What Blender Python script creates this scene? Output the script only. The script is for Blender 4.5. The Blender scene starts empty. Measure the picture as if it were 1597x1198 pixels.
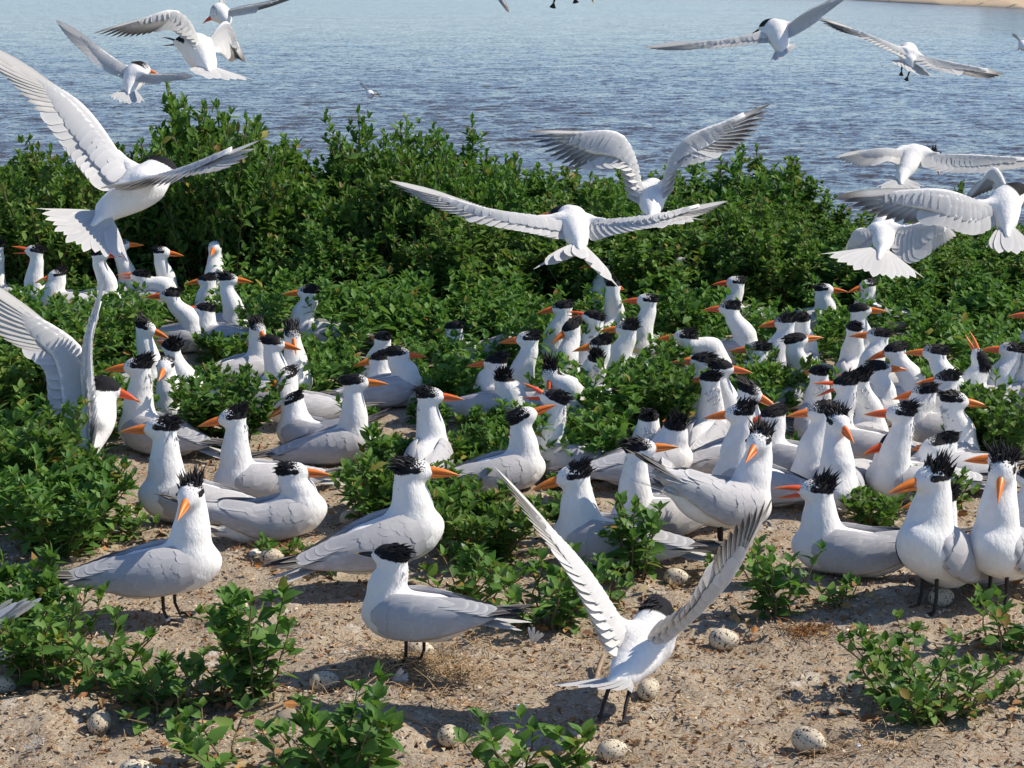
import bpy, math, random
import numpy as np
from mathutils import Vector, Matrix

random.seed(7)
rng = np.random.default_rng(7)
R = math.radians
scene = bpy.context.scene
COL = scene.collection

# ------------------------------------------------------------------ camera, sky, sun, exposure
CAM_H = 1.45
PITCH = R(11.66)
FPX = 3000.0
cam_d = bpy.data.cameras.new("camera")
cam = bpy.data.objects.new("camera", cam_d)
COL.objects.link(cam)
cam.location = (0, 0, CAM_H)
cam.rotation_euler = (math.pi / 2 - PITCH, 0, 0)
cam_d.sensor_width = 36.0
cam_d.lens = FPX / 1597.0 * 36.0
cam_d.clip_start = 0.05
cam_d.clip_end = 5000
scene.camera = cam

SUN_EL, SUN_AZ = R(45), R(10)          # azimuth from +x (right) towards +y (away)
world = bpy.data.worlds.new("World")
scene.world = world
world.use_nodes = True
wn = world.node_tree
bg = wn.nodes.get("Background") or wn.nodes.new("ShaderNodeBackground")
sky = wn.nodes.new("ShaderNodeTexSky")
sky.sky_type = 'NISHITA'
sky.sun_disc = False
sky.sun_elevation = SUN_EL
sky.sun_rotation = math.pi / 2 - SUN_AZ
sky.air_density = 0.70
sky.dust_density = 0.15
sky.ozone_density = 3.2
bg.inputs['Strength'].default_value = 0.128
wn.links.new(sky.outputs[0], bg.inputs[0])
sd = bpy.data.lights.new("sun", 'SUN')
sd.energy = 4.5
sd.angle = R(0.53)
sd.color = (1.0, 0.90, 0.75)
sun = bpy.data.objects.new("sun", sd)
COL.objects.link(sun)
sv = Vector((math.cos(SUN_EL) * math.cos(SUN_AZ), math.cos(SUN_EL) * math.sin(SUN_AZ), math.sin(SUN_EL)))
sun.rotation_euler = sv.to_track_quat('Z', 'Y').to_euler()
sun.location = (6, 2, 8)
scene.view_settings.view_transform = 'Standard'
scene.view_settings.look = 'None'
scene.view_settings.exposure = 0.32
scene.view_settings.gamma = 1.0
scene.view_settings.use_curve_mapping = False
scene.cycles.max_bounces = 6
scene.cycles.transparent_max_bounces = 4

# ------------------------------------------------------------------ picture <-> place
CF = np.array([0, math.cos(PITCH), -math.sin(PITCH)])
CU = np.array([0, math.sin(PITCH), math.cos(PITCH)])
CR = np.array([1.0, 0, 0])
CC = np.array([0, 0, CAM_H])


def ray(px, py):
    return CF + CR * ((px - 798.5) / FPX) - CU * ((py - 599.0) / FPX)


def P(px, py, depth):
    return CC + ray(px, py) * depth


def onz(px, py, z=0.0):
    r = ray(px, py)
    return CC + r * ((z - CAM_H) / r[2])


# ------------------------------------------------------------------ numpy noise, meshes
def lattice(seed, n=64):
    return np.random.default_rng(seed).random((n, n))


LAT = [lattice(s) for s in range(11, 19)]


def vnoise(x, y, k=0):
    L = LAT[k % len(LAT)]
    n = L.shape[0]
    xi = np.floor(x).astype(int); yi = np.floor(y).astype(int)
    fx = x - xi; fy = y - yi
    fx = fx * fx * (3 - 2 * fx); fy = fy * fy * (3 - 2 * fy)
    a = L[xi % n, yi % n]; b = L[(xi + 1) % n, yi % n]
    c = L[xi % n, (yi + 1) % n]; d = L[(xi + 1) % n, (yi + 1) % n]
    return (a * (1 - fx) + b * fx) * (1 - fy) + (c * (1 - fx) + d * fx) * fy


def mesh_np(name, V, faces, mats=(), attrs=None, smooth=True, colors=None):
    """faces: (M,3) or (M,4) int array, or a list of such arrays."""
    me = bpy.data.meshes.new(name)
    V = np.asarray(V, dtype=np.float32)
    fl = faces if isinstance(faces, list) else [faces]
    fl = [np.asarray(f, dtype=np.int32) for f in fl if len(f)]
    me.vertices.add(len(V)); me.vertices.foreach_set("co", V.ravel())
    loops = np.concatenate([f.ravel() for f in fl])
    tot = np.concatenate([np.full(len(f), f.shape[1], dtype=np.int32) for f in fl])
    start = np.concatenate([[0], np.cumsum(tot)[:-1]]).astype(np.int32)
    me.loops.add(len(loops)); me.loops.foreach_set("vertex_index", loops)
    me.polygons.add(len(tot)); me.polygons.foreach_set("loop_start", start)
    me.polygons.foreach_set("use_smooth", np.full(len(tot), smooth, dtype=bool))
    me.update(calc_edges=True)
    for k, v in (attrs or {}).items():
        v = np.asarray(v, dtype=np.float32)
        if v.ndim == 2:
            a = me.attributes.new(k, 'FLOAT_VECTOR', 'POINT'); a.data.foreach_set("vector", v.ravel())
        else:
            a = me.attributes.new(k, 'FLOAT', 'POINT'); a.data.foreach_set("value", v)
    if colors is not None:
        a = me.attributes.new("tint", 'FLOAT_COLOR', 'POINT')
        c4 = np.concatenate([np.asarray(colors, dtype=np.float32), np.ones((len(V), 1), np.float32)], axis=1)
        a.data.foreach_set("color", c4.ravel())
    for m in mats:
        me.materials.append(m)
    return me


def link(name, data, parent=None, matrix=None):
    o = bpy.data.objects.new(name, data)
    COL.objects.link(o)
    if parent is not None:
        o.parent = parent
    if matrix is not None:
        o.matrix_basis = matrix
    return o


def thing(name, label, cat, loc=(0, 0, 0), rotz=0.0, group=None):
    o = bpy.data.objects.new(name, None)
    COL.objects.link(o)
    o.empty_display_size = 0.05
    o.location = loc; o.rotation_euler = (0, 0, rotz)
    o['label'] = label; o['category'] = cat
    if group: o['group'] = group
    return o


def tag(o, label=None, cat=None, group=None, kind=None):
    if label: o['label'] = label
    if cat: o['category'] = cat
    if group: o['group'] = group
    if kind: o['kind'] = kind
    return o


# ------------------------------------------------------------------ materials
class NT:
    def __init__(self, name):
        self.m = bpy.data.materials.new(name)
        self.m.use_nodes = True
        self.t = self.m.node_tree
        self.b = self.t.nodes["Principled BSDF"]
        self.out = self.t.nodes["Material Output"]

    def n(self, typ, **kw):
        nd = self.t.nodes.new(typ)
        for k, v in kw.items():
            setattr(nd, k, v)
        return nd

    def l(self, a, b):
        self.t.links.new(a, b)

    def val(self, sock, v):
        if isinstance(v, (int, float, tuple, list)):
            sock.default_value = v
        else:
            self.l(v, sock)

    def math(self, op, a, b=0.0, c=None, clamp=False):
        nd = self.n("ShaderNodeMath", operation=op, use_clamp=clamp)
        self.val(nd.inputs[0], a); self.val(nd.inputs[1], b)
        if c is not None: self.val(nd.inputs[2], c)
        return nd.outputs[0]

    def ramp01(self, v, lo, hi):
        nd = self.n("ShaderNodeMapRange", clamp=True)
        self.val(nd.inputs[0], v); nd.inputs[1].default_value = lo; nd.inputs[2].default_value = hi
        return nd.outputs[0]

    def mix(self, f, a, b):
        nd = self.n("ShaderNodeMix", data_type='RGBA')
        self.val(nd.inputs[0], f)
        for s, v in ((nd.inputs[6], a), (nd.inputs[7], b)):
            if isinstance(v, tuple): s.default_value = (v[0], v[1], v[2], 1)
            else: self.l(v, s)
        return nd.outputs[2]

    def noise(self, vec, scale, detail=3, rough=0.55, out=0):
        nd = self.n("ShaderNodeTexNoise")
        nd.inputs['Scale'].default_value = scale
        nd.inputs['Detail'].default_value = detail
        nd.inputs['Roughness'].default_value = rough
        if vec is not None: self.l(vec, nd.inputs['Vector'])
        return nd.outputs[out]

    def attr(self, name, kind='GEOMETRY'):
        return self.n("ShaderNodeAttribute", attribute_name=name, attribute_type=kind)

    def obj(self):
        return self.n("ShaderNodeTexCoord").outputs['Object']

    def bump(self, h, strength, dist):
        nd = self.n("ShaderNodeBump")
        nd.inputs['Strength'].default_value = strength
        nd.inputs['Distance'].default_value = dist
        self.l(h, nd.inputs['Height'])
        self.l(nd.outputs[0], self.b.inputs['Normal'])
        return nd

    def base(self, c):
        if isinstance(c, tuple): self.b.inputs['Base Color'].default_value = (*c, 1)
        else: self.l(c, self.b.inputs['Base Color'])

    def rough(self, r, spec=0.3):
        self.b.inputs['Roughness'].default_value = r
        self.b.inputs['Specular IOR Level'].default_value = spec

    def translucent(self, color, fac):
        tr = self.n("ShaderNodeBsdfTranslucent")
        self.val(tr.inputs[0], color if not isinstance(color, tuple) else (*color, 1))
        mx = self.n("ShaderNodeMixShader")
        mx.inputs[0].default_value = fac
        self.l(self.b.outputs[0], mx.inputs[1]); self.l(tr.outputs[0], mx.inputs[2])
        self.l(mx.outputs[0], self.out.inputs[0])


def m_plumage():
    t = NT("white_plumage")
    hc = t.attr("hc").outputs['Vector']
    sx = t.n("ShaderNodeSeparateXYZ"); t.l(hc, sx.inputs[0])
    X, Y, Z = sx.outputs
    fh = t.attr("forehead", 'OBJECT').outputs['Fac']
    n1 = t.noise(hc, 260, 2)
    z0 = t.math('MULTIPLY_ADD', X, 0.16, 0.0010)
    e = t.math('SUBTRACT', Z, z0)
    e = t.math('ADD', e, t.math('MULTIPLY', t.math('SUBTRACT', n1, 0.5), 0.010))
    cap = t.ramp01(e, -0.0012, 0.0012)
    ln = t.n("ShaderNodeVectorMath", operation='LENGTH'); t.l(hc, ln.inputs[0])
    near = t.ramp01(ln.outputs['Value'], 0.060, 0.054)
    cap = t.math('MULTIPLY', cap, near)
    front = t.math('LESS_THAN', X, 0.036)
    cap = t.math('MULTIPLY', cap, front)
    fx = t.math('MULTIPLY_ADD', fh, -0.066, 0.043)           # where the white forehead starts
    d = t.math('SUBTRACT', X, fx)
    n2 = t.noise(hc, 300, 1)
    thr = t.math('MULTIPLY_ADD', d, 7.0, 0.36)
    spk = t.math('GREATER_THAN', n2, thr)
    fm = t.math('GREATER_THAN', d, 0.0)
    white = t.math('MULTIPLY', fm, t.math('SUBTRACT', 1.0, spk))
    blk = t.math('MULTIPLY', cap, t.math('SUBTRACT', 1.0, white))
    ay = t.math('ABSOLUTE', Y)
    cv = t.n("ShaderNodeCombineXYZ")
    t.l(t.math('MULTIPLY', t.math('SUBTRACT', X, 0.004), 0.6), cv.inputs[0]); t.l(t.math('SUBTRACT', ay, 0.0268), cv.inputs[1]); t.l(t.math('SUBTRACT', Z, 0.007), cv.inputs[2])
    el = t.n("ShaderNodeVectorMath", operation='LENGTH'); t.l(cv.outputs[0], el.inputs[0])
    eye = t.ramp01(el.outputs['Value'], 0.0078, 0.0062)
    stripe = t.math('MULTIPLY', t.ramp01(e, 0.0125, 0.0105), t.math('MULTIPLY', cap, t.ramp01(X, 0.017, 0.013)))
    blk = t.math('MAXIMUM', blk, eye)
    blk = t.math('MAXIMUM', blk, stripe)
    o = t.obj()
    n3 = t.noise(o, 40, 3)
    w = t.mix(t.ramp01(n3, 0.35, 0.7), (0.84, 0.84, 0.835), (0.78, 0.775, 0.77))
    n5 = t.noise(o, 14, 4, 0.6)
    w = t.mix(t.math('MULTIPLY', t.ramp01(n5, 0.58, 0.75), 0.35), w, (0.70, 0.62, 0.50))
    t.base(t.mix(blk, w, (0.012, 0.012, 0.015)))
    t.rough(0.75, 0.15)
    mp = t.n("ShaderNodeMapping"); mp.inputs['Scale'].default_value = (1, 1, 0.45); t.l(o, mp.inputs[0])
    n4 = t.noise(mp.outputs[0], 110, 4, 0.6)
    t.bump(n4, 0.45, 0.006)
    return t.m


def m_wing(name, col, col2):
    t = NT(name)
    o = t.obj()
    mp = t.n("ShaderNodeMapping"); mp.inputs['Scale'].default_value = (0.22, 1, 1); t.l(o, mp.inputs[0])
    n = t.noise(mp.outputs[0], 95, 3)
    t.base(t.mix(t.ramp01(n, 0.35, 0.68), col, col2))
    t.rough(0.7, 0.15)
    t.bump(n, 0.35, 0.004)
    return t.m


def m_feather(name, inner, edge, tip, tipstart, transl=0.18):
    t = NT(name)
    u = t.attr("u").outputs['Fac']; v = t.attr("v").outputs['Fac']
    av = t.math('ABSOLUTE', v)
    c = t.mix(t.ramp01(av, 0.45, 0.95), inner, edge)
    c = t.mix(t.ramp01(u, tipstart, min(1.0, tipstart + 0.3)), c, tip)
    rnd = t.n("ShaderNodeObjectInfo").outputs['Random']
    hs = t.n("ShaderNodeHueSaturation"); t.l(c, hs.inputs['Color'])
    t.l(t.math('MULTIPLY_ADD', rnd, 0.12, 0.92), hs.inputs['Value'])
    t.base(hs.outputs[0])
    t.rough(0.6, 0.2)
    if transl: t.translucent(hs.outputs[0], transl)
    return t.m


def m_bill():
    t = NT("orange_bill")
    h = t.attr("redness", 'OBJECT').outputs['Fac']
    u = t.attr("u").outputs['Fac']
    c = t.mix(h, (0.76, 0.235, 0.028), (0.74, 0.085, 0.030))
    c = t.mix(t.ramp01(u, 0.55, 1.0), c, (0.74, 0.26, 0.06))
    n = t.noise(t.obj(), 90, 2)
    hs = t.n("ShaderNodeHueSaturation"); t.l(c, hs.inputs['Color'])
    t.l(t.math('MULTIPLY_ADD', n, 0.4, 0.8), hs.inputs['Value'])
    t.base(hs.outputs[0]); t.rough(0.38, 0.4)
    return t.m


def m_black_bill():
    t = NT("black_bill")
    u = t.attr("u").outputs['Fac']
    t.base(t.mix(t.ramp01(u, 0.78, 0.84), (0.014, 0.014, 0.015), (0.75, 0.5, 0.06)))
    t.rough(0.4, 0.4)
    return t.m


def m_simple(name, col, rough=0.6, spec=0.3, var=0.25, scale=60):
    t = NT(name)
    n = t.noise(t.obj(), scale, 3)
    hs = t.n("ShaderNodeHueSaturation"); hs.inputs['Color'].default_value = (*col, 1)
    t.l(t.math('MULTIPLY_ADD', n, 2 * var, 1 - var), hs.inputs['Value'])
    t.base(hs.outputs[0]); t.rough(rough, spec)
    return t.m


def m_leaf(name, single):
    t = NT(name)
    r = t.n("ShaderNodeObjectInfo").outputs['Random'] if single else t.attr("rnd").outputs['Fac']
    cr = t.n("ShaderNodeValToRGB")
    e = cr.color_ramp.elements
    e[0].position = 0.0; e[0].color = (0.058, 0.132, 0.030, 1)
    e[1].position = 1.0; e[1].color = (0.30, 0.15, 0.05, 1)
    for p, c in ((0.35, (0.080, 0.185, 0.038, 1)), (0.75, (0.120, 0.245, 0.050, 1)), (0.95, (0.160, 0.285, 0.062, 1)), (0.985, (0.30, 0.22, 0.05, 1))):
        k = e.new(p); k.color = c
    t.l(r, cr.inputs[0])
    v = t.attr("v").outputs['Fac']
    av = t.math('ABSOLUTE', v)
    hs = t.n("ShaderNodeHueSaturation"); t.l(cr.outputs[0], hs.inputs['Color'])
    oi = t.n("ShaderNodeObjectInfo").outputs['Random']
    if single:
        hs.inputs['Value'].default_value = 1.05
    else:
        t.l(t.math('MULTIPLY_ADD', oi, 0.42, 0.80), hs.inputs['Value'])
        t.l(t.math('MULTIPLY_ADD', t.math('FRACT', t.math('MULTIPLY', oi, 17.0)), -0.030, 0.505), hs.inputs['Hue'])
    c = t.mix(t.math('MULTIPLY', t.math('LESS_THAN', av, 0.10), 0.35), hs.outputs[0], (0.16, 0.22, 0.08))
    g = t.noise(t.n("ShaderNodeNewGeometry").outputs['Position'], 60, 2)
    # dried droppings splashed on some of the leaves
    pale = t.math('MULTIPLY', t.ramp01(g, 0.60, 0.66), t.math('GREATER_THAN', t.math('FRACT', t.math('MULTIPLY', r, 37.3)), 0.80))
    c = t.mix(t.math('MULTIPLY', pale, 0.75 if single else 0.45), c, (0.42, 0.44, 0.42))
    t.base(c)
    t.rough(0.58, 0.22)
    t.translucent(t.mix(0.55, c, (0.17, 0.34, 0.03)), 0.36)
    return t.m


def m_sand():
    t = NT("shell_sand")
    o = t.obj()
    n1 = t.noise(o, 2.6, 4)
    n2 = t.noise(o, 190, 2, 0.6)
    n3 = t.noise(o, 26, 4, 0.65)
    n4 = t.noise(o, 75, 3, 0.6)
    c = t.mix(t.ramp01(n1, 0.3, 0.7), (0.300, 0.250, 0.186), (0.385, 0.328, 0.256))
    c = t.mix(t.ramp01(n3, 0.50, 0.72), c, (0.30, 0.20, 0.12))
    c = t.mix(t.math('MULTIPLY', t.ramp01(n4, 0.56, 0.66), 0.7), c, (0.20, 0.12, 0.07))
    c = t.mix(t.ramp01(n2, 0.60, 0.70), c, (0.60, 0.52, 0.42))
    c = t.mix(t.ramp01(n2, 0.40, 0.30), c, (0.15, 0.10, 0.065))
    # whitewash of dried droppings in thin smears
    n5 = t.noise(o, 7, 5, 0.7)
    c = t.mix(t.math('MULTIPLY', t.ramp01(n5, 0.59, 0.68), 0.6), c, (0.58, 0.55, 0.50))
    t.base(c); t.rough(0.9, 0.1)
    h = t.math('ADD', t.math('MULTIPLY', n4, 0.8), t.math('MULTIPLY', n2, 0.5))
    h = t.math('ADD', h, t.math('MULTIPLY', n3, 1.2))
    t.bump(h, 0.7, 0.007)
    return t.m


def m_water():
    t = NT("bay_water")
    ge = t.n("ShaderNodeNewGeometry")
    g = ge.outputs['Position']
    acc = ge.outputs['Normal']
    lm = t.n("ShaderNodeMapping"); lm.inputs['Scale'].default_value = (0.02, 0.11, 1); t.l(g, lm.inputs[0])
    lane = t.math('MULTIPLY_ADD', t.noise(lm.outputs[0], 1.0, 4, 0.6), 1.0, 0.50)
    for sc, k, stretch in ((1.7, 0.30, 1.6), (6.5, 0.74, 1.5), (17.0, 0.70, 1.3)):
        mp = t.n("ShaderNodeMapping"); mp.inputs['Scale'].default_value = (1.0 / stretch, 1.0, 1); t.l(g, mp.inputs[0])
        c = t.noise(mp.outputs[0], sc, 2, 0.5, out=1)
        sb = t.n("ShaderNodeVectorMath", operation='SUBTRACT'); t.l(c, sb.inputs[0]); sb.inputs[1].default_value = (.5, .5, .5)
        ml = t.n("ShaderNodeVectorMath", operation='MULTIPLY'); t.l(sb.outputs[0], ml.inputs[0]); ml.inputs[1].default_value = (k * .7, k, 0)
        sc_ = t.n("ShaderNodeVectorMath", operation='SCALE'); t.l(ml.outputs[0], sc_.inputs[0]); t.l(lane, sc_.inputs['Scale'])
        ad = t.n("ShaderNodeVectorMath", operation='ADD'); t.l(acc, ad.inputs[0]); t.l(sc_.outputs[0], ad.inputs[1])
        acc = ad.outputs[0]
    nn = t.n("ShaderNodeVectorMath", operation='NORMALIZE'); t.l(acc, nn.inputs[0])
    t.l(nn.outputs[0], t.b.inputs['Normal'])
    n2 = t.noise(g, 0.12, 3, 0.5)
    t.base(t.mix(n2, (0.060, 0.050, 0.038), (0.072, 0.060, 0.046)))
    t.b.inputs['Roughness'].default_value = 0.10
    t.b.inputs['IOR'].default_value = 1.33
    return t.m


def m_egg():
    t = NT("speckled_shell")
    o = t.obj()
    r = t.n("ShaderNodeObjectInfo").outputs['Random']
    ad = t.n("ShaderNodeVectorMath", operation='ADD'); t.l(o, ad.inputs[0])
    cb = t.n("ShaderNodeCombineXYZ"); t.l(t.math('MULTIPLY', r, 9.0), cb.inputs[0]); t.l(cb.outputs[0], ad.inputs[1])
    n1 = t.noise(ad.outputs[0], 150, 1, 0.5)
    n2 = t.noise(ad.outputs[0], 260, 1, 0.5)
    base = t.mix(r, (0.62, 0.55, 0.43), (0.54, 0.47, 0.35))
    c = t.mix(t.math('MULTIPLY', t.ramp01(t.noise(ad.outputs[0], 60, 2), 0.56, 0.66), 0.5), base, (0.36, 0.31, 0.27))
    c = t.mix(t.ramp01(n2, 0.615, 0.64), c, (0.10, 0.06, 0.04))
    c = t.mix(t.ramp01(n1, 0.635, 0.66), c, (0.035, 0.022, 0.018))
    t.base(c); t.rough(0.62, 0.25)
    return t.m


def m_tint(name, rough=0.85):
    t = NT(name)
    t.l(t.attr("tint").outputs['Color'], t.b.inputs['Base Color'])
    t.rough(rough, 0.15)
    return t.m


def m_shore():
    t = NT("dune_sand")
    o = t.obj()
    n = t.noise(o, 0.08, 4); n2 = t.noise(o, 0.35, 4, 0.7)
    c = t.mix(n, (0.56, 0.42, 0.28), (0.64, 0.50, 0.35))
    c = t.mix(t.ramp01(n2, 0.60, 0.68), c, (0.15, 0.15, 0.08))
    t.base(c); t.rough(0.9, 0.1)
    return t.m


M_BODY = m_plumage()
M_WING = m_wing("grey_wing", (0.42, 0.42, 0.445), (0.54, 0.54, 0.56))
M_WINGP = m_wing("pale_wing", (0.78, 0.775, 0.77), (0.84, 0.835, 0.83))
M_FDARK = m_feather("dark_primary", (0.095, 0.085, 0.082), (0.33, 0.32, 0.31), (0.10, 0.09, 0.085), 0.75, 0.05)
M_FGREY = m_feather("grey_feather", (0.44, 0.44, 0.465), (0.54, 0.54, 0.555), (0.66, 0.66, 0.67), 0.90, 0.05)
M_FCOV = m_feather("grey_covert", (0.455, 0.455, 0.48), (0.48, 0.48, 0.50), (0.54, 0.54, 0.555), 0.80, 0.03)
M_FWHITE = m_feather("white_feather", (0.74, 0.74, 0.745), (0.82, 0.815, 0.80), (0.84, 0.83, 0.82), 0.9, 0.36)
M_FPRIM = m_feather("dark_tipped_feather", (0.80, 0.79, 0.77), (0.50, 0.47, 0.43), (0.27, 0.24, 0.21), 0.55, 0.36)
M_FPALE = m_feather("pale_primary", (0.80, 0.79, 0.77), (0.70, 0.68, 0.65), (0.55, 0.52, 0.48), 0.8, 0.36)
M_BILL = m_bill()
M_BBILL = m_black_bill()
M_BLACK = m_simple("black_crest", (0.014, 0.013, 0.015), 0.5, 0.25)
M_EYE = m_simple("dark_eye", (0.008, 0.007, 0.007), 0.12, 0.5)
M_LEG = m_simple("black_leg", (0.022, 0.019, 0.019), 0.5, 0.35)
M_RING = m_simple("metal_ring", (0.7, 0.7, 0.72), 0.35, 0.5)
M_LEAF1 = m_leaf("leaf_green", True)
M_LEAFM = m_leaf("foliage_green", False)
M_STEM = m_simple("plant_stem", (0.17, 0.13, 0.07), 0.8, 0.2)
M_SAND = m_sand()
M_WATER = m_water()
M_EGG = m_egg()
M_TINT = m_tint("dry_litter")
M_SHORE = m_shore()
M_SHELL = m_simple("bleached_shell", (0.74, 0.70, 0.66), 0.5, 0.4)
M_ROCK = m_simple("grey_rock", (0.33, 0.28, 0.22), 0.9, 0.15, 0.45, 25)
M_TWIG = m_simple("dead_twig", (0.36, 0.27, 0.19), 0.85, 0.15)

# ------------------------------------------------------------------ ground
EGGS = [  # px, py of the middle, long axis turn, size, label
    (155, 1103, 80, 1.0, "dark-blotched round egg in the sand in front of the bottom left plants"),
    (214, 1192, 20, 1.15, "pale egg cut off by the bottom edge of the photo near the left corner"),
    (424, 871, 10, 1.0, "finely speckled egg beside a broken shell behind the tall leafy sprig"),
    (373, 938, 70, 0.95, "pale egg half hidden behind the tall leafy sprig right of the ringed tern"),
    (506, 1048, 15, 1.05, "buff egg with bold black blotches left of the dry straw tuft"),
    (700, 1131, 75, 0.98, "upright pale egg between the straw tuft and the bottom middle plant"),
    (655, 1008, 0, 1.0, "plain whitish egg right behind the black legs of the black-billed tern"),
    (1012, 1060, 60, 1.0, "spotted egg half hidden under the tern with raised wings"),
    (955, 1150, 20, 1.0, "buff egg lying in front of the feet of the tern with raised wings"),
    (1129, 988, 5, 1.12, "large boldly spotted egg on bare sand right of the raised-wing tern"),
    (1262, 1143, -48, 1.22, "tilted cream egg with fine dots in the scrape by the right front plant"),
    (1468, 932, 30, 1.1, "pale speckled egg just behind the leg of the crested tern"),
    (1055, 892, -8, 1.0, "speckled egg under the wingtips of the tern with the long drooping bill"),
    (1069, 847, 25, 0.95, "buff egg on sand beneath the grey flank of the tern facing away"),
    (549, 806, 5, 1.1, "dusty grey egg in the sandy gap left of the middle leafy clump"),
    (4, 1052, 0, 0.95, "dark-spotted egg cut off by the left edge of the photo"),
    (95, 722, 70, 0.95, "pinkish plain egg showing among the leaves at the left edge"),
]
EGGPOS = np.array([onz(e[0], e[1] + 10)[:2] for e in EGGS])


def gz(x, y):
    x = np.asarray(x, float); y = np.asarray(y, float)
    h = (vnoise(x * 1.3 + 40, y * 1.3 + 9, 0) - 0.5) * 0.05 + (vnoise(x * 4 + 7, y * 4 + 3, 1) - 0.5) * 0.030
    h = h + (vnoise(x * 13, y * 13, 2) - 0.5) * 0.013
    h = h - 0.005
    for ex, ey in EGGPOS:
        d2 = ((x - ex) ** 2 + (y - ey) ** 2)
        h = h - 0.014 * np.exp(-d2 / (0.06 ** 2)) + 0.008 * np.exp(-((np.sqrt(d2) - 0.11) / 0.04) ** 2)
    s = np.clip((y - 11.6) / 4.0, 0, 1)
    s = s * s * (3 - 2 * s)
    return h * (1 - s) - 1.6 * s


def ground():
    xs = np.concatenate([np.linspace(-9, -2.2, 50)[:-1], np.linspace(-2.2, 2.2, 380), np.linspace(2.2, 9, 50)[1:]])
    ys = np.concatenate([np.linspace(-3, 3.2, 16)[:-1], np.linspace(3.2, 6.6, 300)[:-1], np.linspace(6.6, 17, 110)])
    X, Y = np.meshgrid(xs, ys)
    Z = gz(X, Y)
    rr = (vnoise(X * 38, Y * 38, 3) - 0.5) * 0.007 + (vnoise(X * 80, Y * 80, 4) - 0.5) * 0.004
    fade = np.clip((7.5 - Y) / 1.5, 0, 1)
    Z = Z + rr * fade
    ny, nx = X.shape
    V = np.stack([X, Y, Z], -1).reshape(-1, 3)
    i = np.arange(ny * nx).reshape(ny, nx)
    F = np.stack([i[:-1, :-1], i[:-1, 1:], i[1:, 1:], i[1:, :-1]], -1).reshape(-1, 4)
    o = link("ground", mesh_np("ground", V, F, [M_SAND]))
    tag(o, "tan shell sand scattered with litter, sloping down to the bay", kind='structure')


ground()

# ------------------------------------------------------------------ water
WZ = -1.15


def water():
    d1 = np.exp(np.arange(math.log(13.0), math.log(160.0), 0.0032))
    d2 = np.exp(np.arange(math.log(160.0), math.log(3500.0), 0.03))
    d = np.concatenate([d1, d2])
    a = np.linspace(-R(27), R(27), 430)
    D, A = np.meshgrid(d, a, indexing='ij')
    X = D * np.tan(A); Y = D
    H = np.zeros_like(X)
    g = np.random.default_rng(3)
    wx = X + (vnoise(X * 0.35 + 99, Y * 0.35 + 50, 5) - 0.5) * 2.2
    wy = Y + (vnoise(X * 0.30 + 19, Y * 0.30 + 70, 6) - 0.5) * 2.2
    for k in range(46):
        lam = 0.26 * (5.5 ** g.random())
        th = R(-90 + g.normal(8, 42))
        kk = 2 * math.pi / lam
        amp = 0.0026 * lam ** 0.8 * (0.6 + 0.8 * g.random())
        cell = D * 0.0042
        f = np.clip((lam / cell - 1.8) / 2.0, 0, 1)
        ph = kk * (wx * math.cos(th) + wy * math.sin(th)) + g.random() * 6.28
        s = np.sin(ph)
        H += f * amp * (s + 0.30 * np.cos(2 * ph))
    patch = 0.75 + 0.5 * vnoise(X * 0.10 + 31, Y * 0.06 + 11, 7)
    H *= patch
    V = np.stack([X, Y, H + WZ], -1).reshape(-1, 3)
    ny, nx = X.shape
    i = np.arange(ny * nx).reshape(ny, nx)
    F = np.stack([i[:-1, :-1], i[:-1, 1:], i[1:, 1:], i[1:, :-1]], -1).reshape(-1, 4)
    o = link("water", mesh_np("water", V, F, [M_WATER]))
    tag(o, "choppy blue and brown bay water beyond the shrubs", kind='structure')


water()


def far_shore():
    wl = [onz(px, py, WZ) for px, py in ((900, -9.5), (1100, -6), (1330, 0.5), (1470, 8), (1600, 13.5), (1750, 17), (2000, 22))]
    wl = np.array(wl)
    t = np.linspace(0, len(wl) - 1, 160)
    px = np.interp(t, np.arange(len(wl)), wl[:, 0]); py = np.interp(t, np.arange(len(wl)), wl[:, 1])
    prof = [(-6, -1.0), (0, 0.0), (8, 0.35), (18, 0.75), (28, 1.1), (40, 1.7), (55, 2.4), (75, 2.8), (110, 3.2), (220, 4.5)]
    V = []
    for k in range(len(t)):
        for j, (dy, z) in enumerate(prof):
            nz = float(vnoise(np.array(px[k] * 0.07 + 5), np.array(j * 0.9), 2)) - 0.5
            nn = float(vnoise(np.array(px[k] * 0.25), np.array(j * 1.7), 1)) - 0.5
            V.append((px[k] + 0.12 * dy, py[k] + dy + nz * 4, WZ + z + (nz * 1.2 + nn * 0.5 if j > 3 else 0)))
    V = np.array(V); n, m = len(t), len(prof)
    i = np.arange(n * m).reshape(n, m)
    F = np.stack([i[:-1, :-1], i[1:, :-1], i[1:, 1:], i[:-1, 1:]], -1).reshape(-1, 4)
    o = link("far_shore", mesh_np("far_shore", V, F, [M_SHORE]))
    tag(o, "low sandy dune shore across the bay at the top right", kind='structure')


far_shore()

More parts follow.
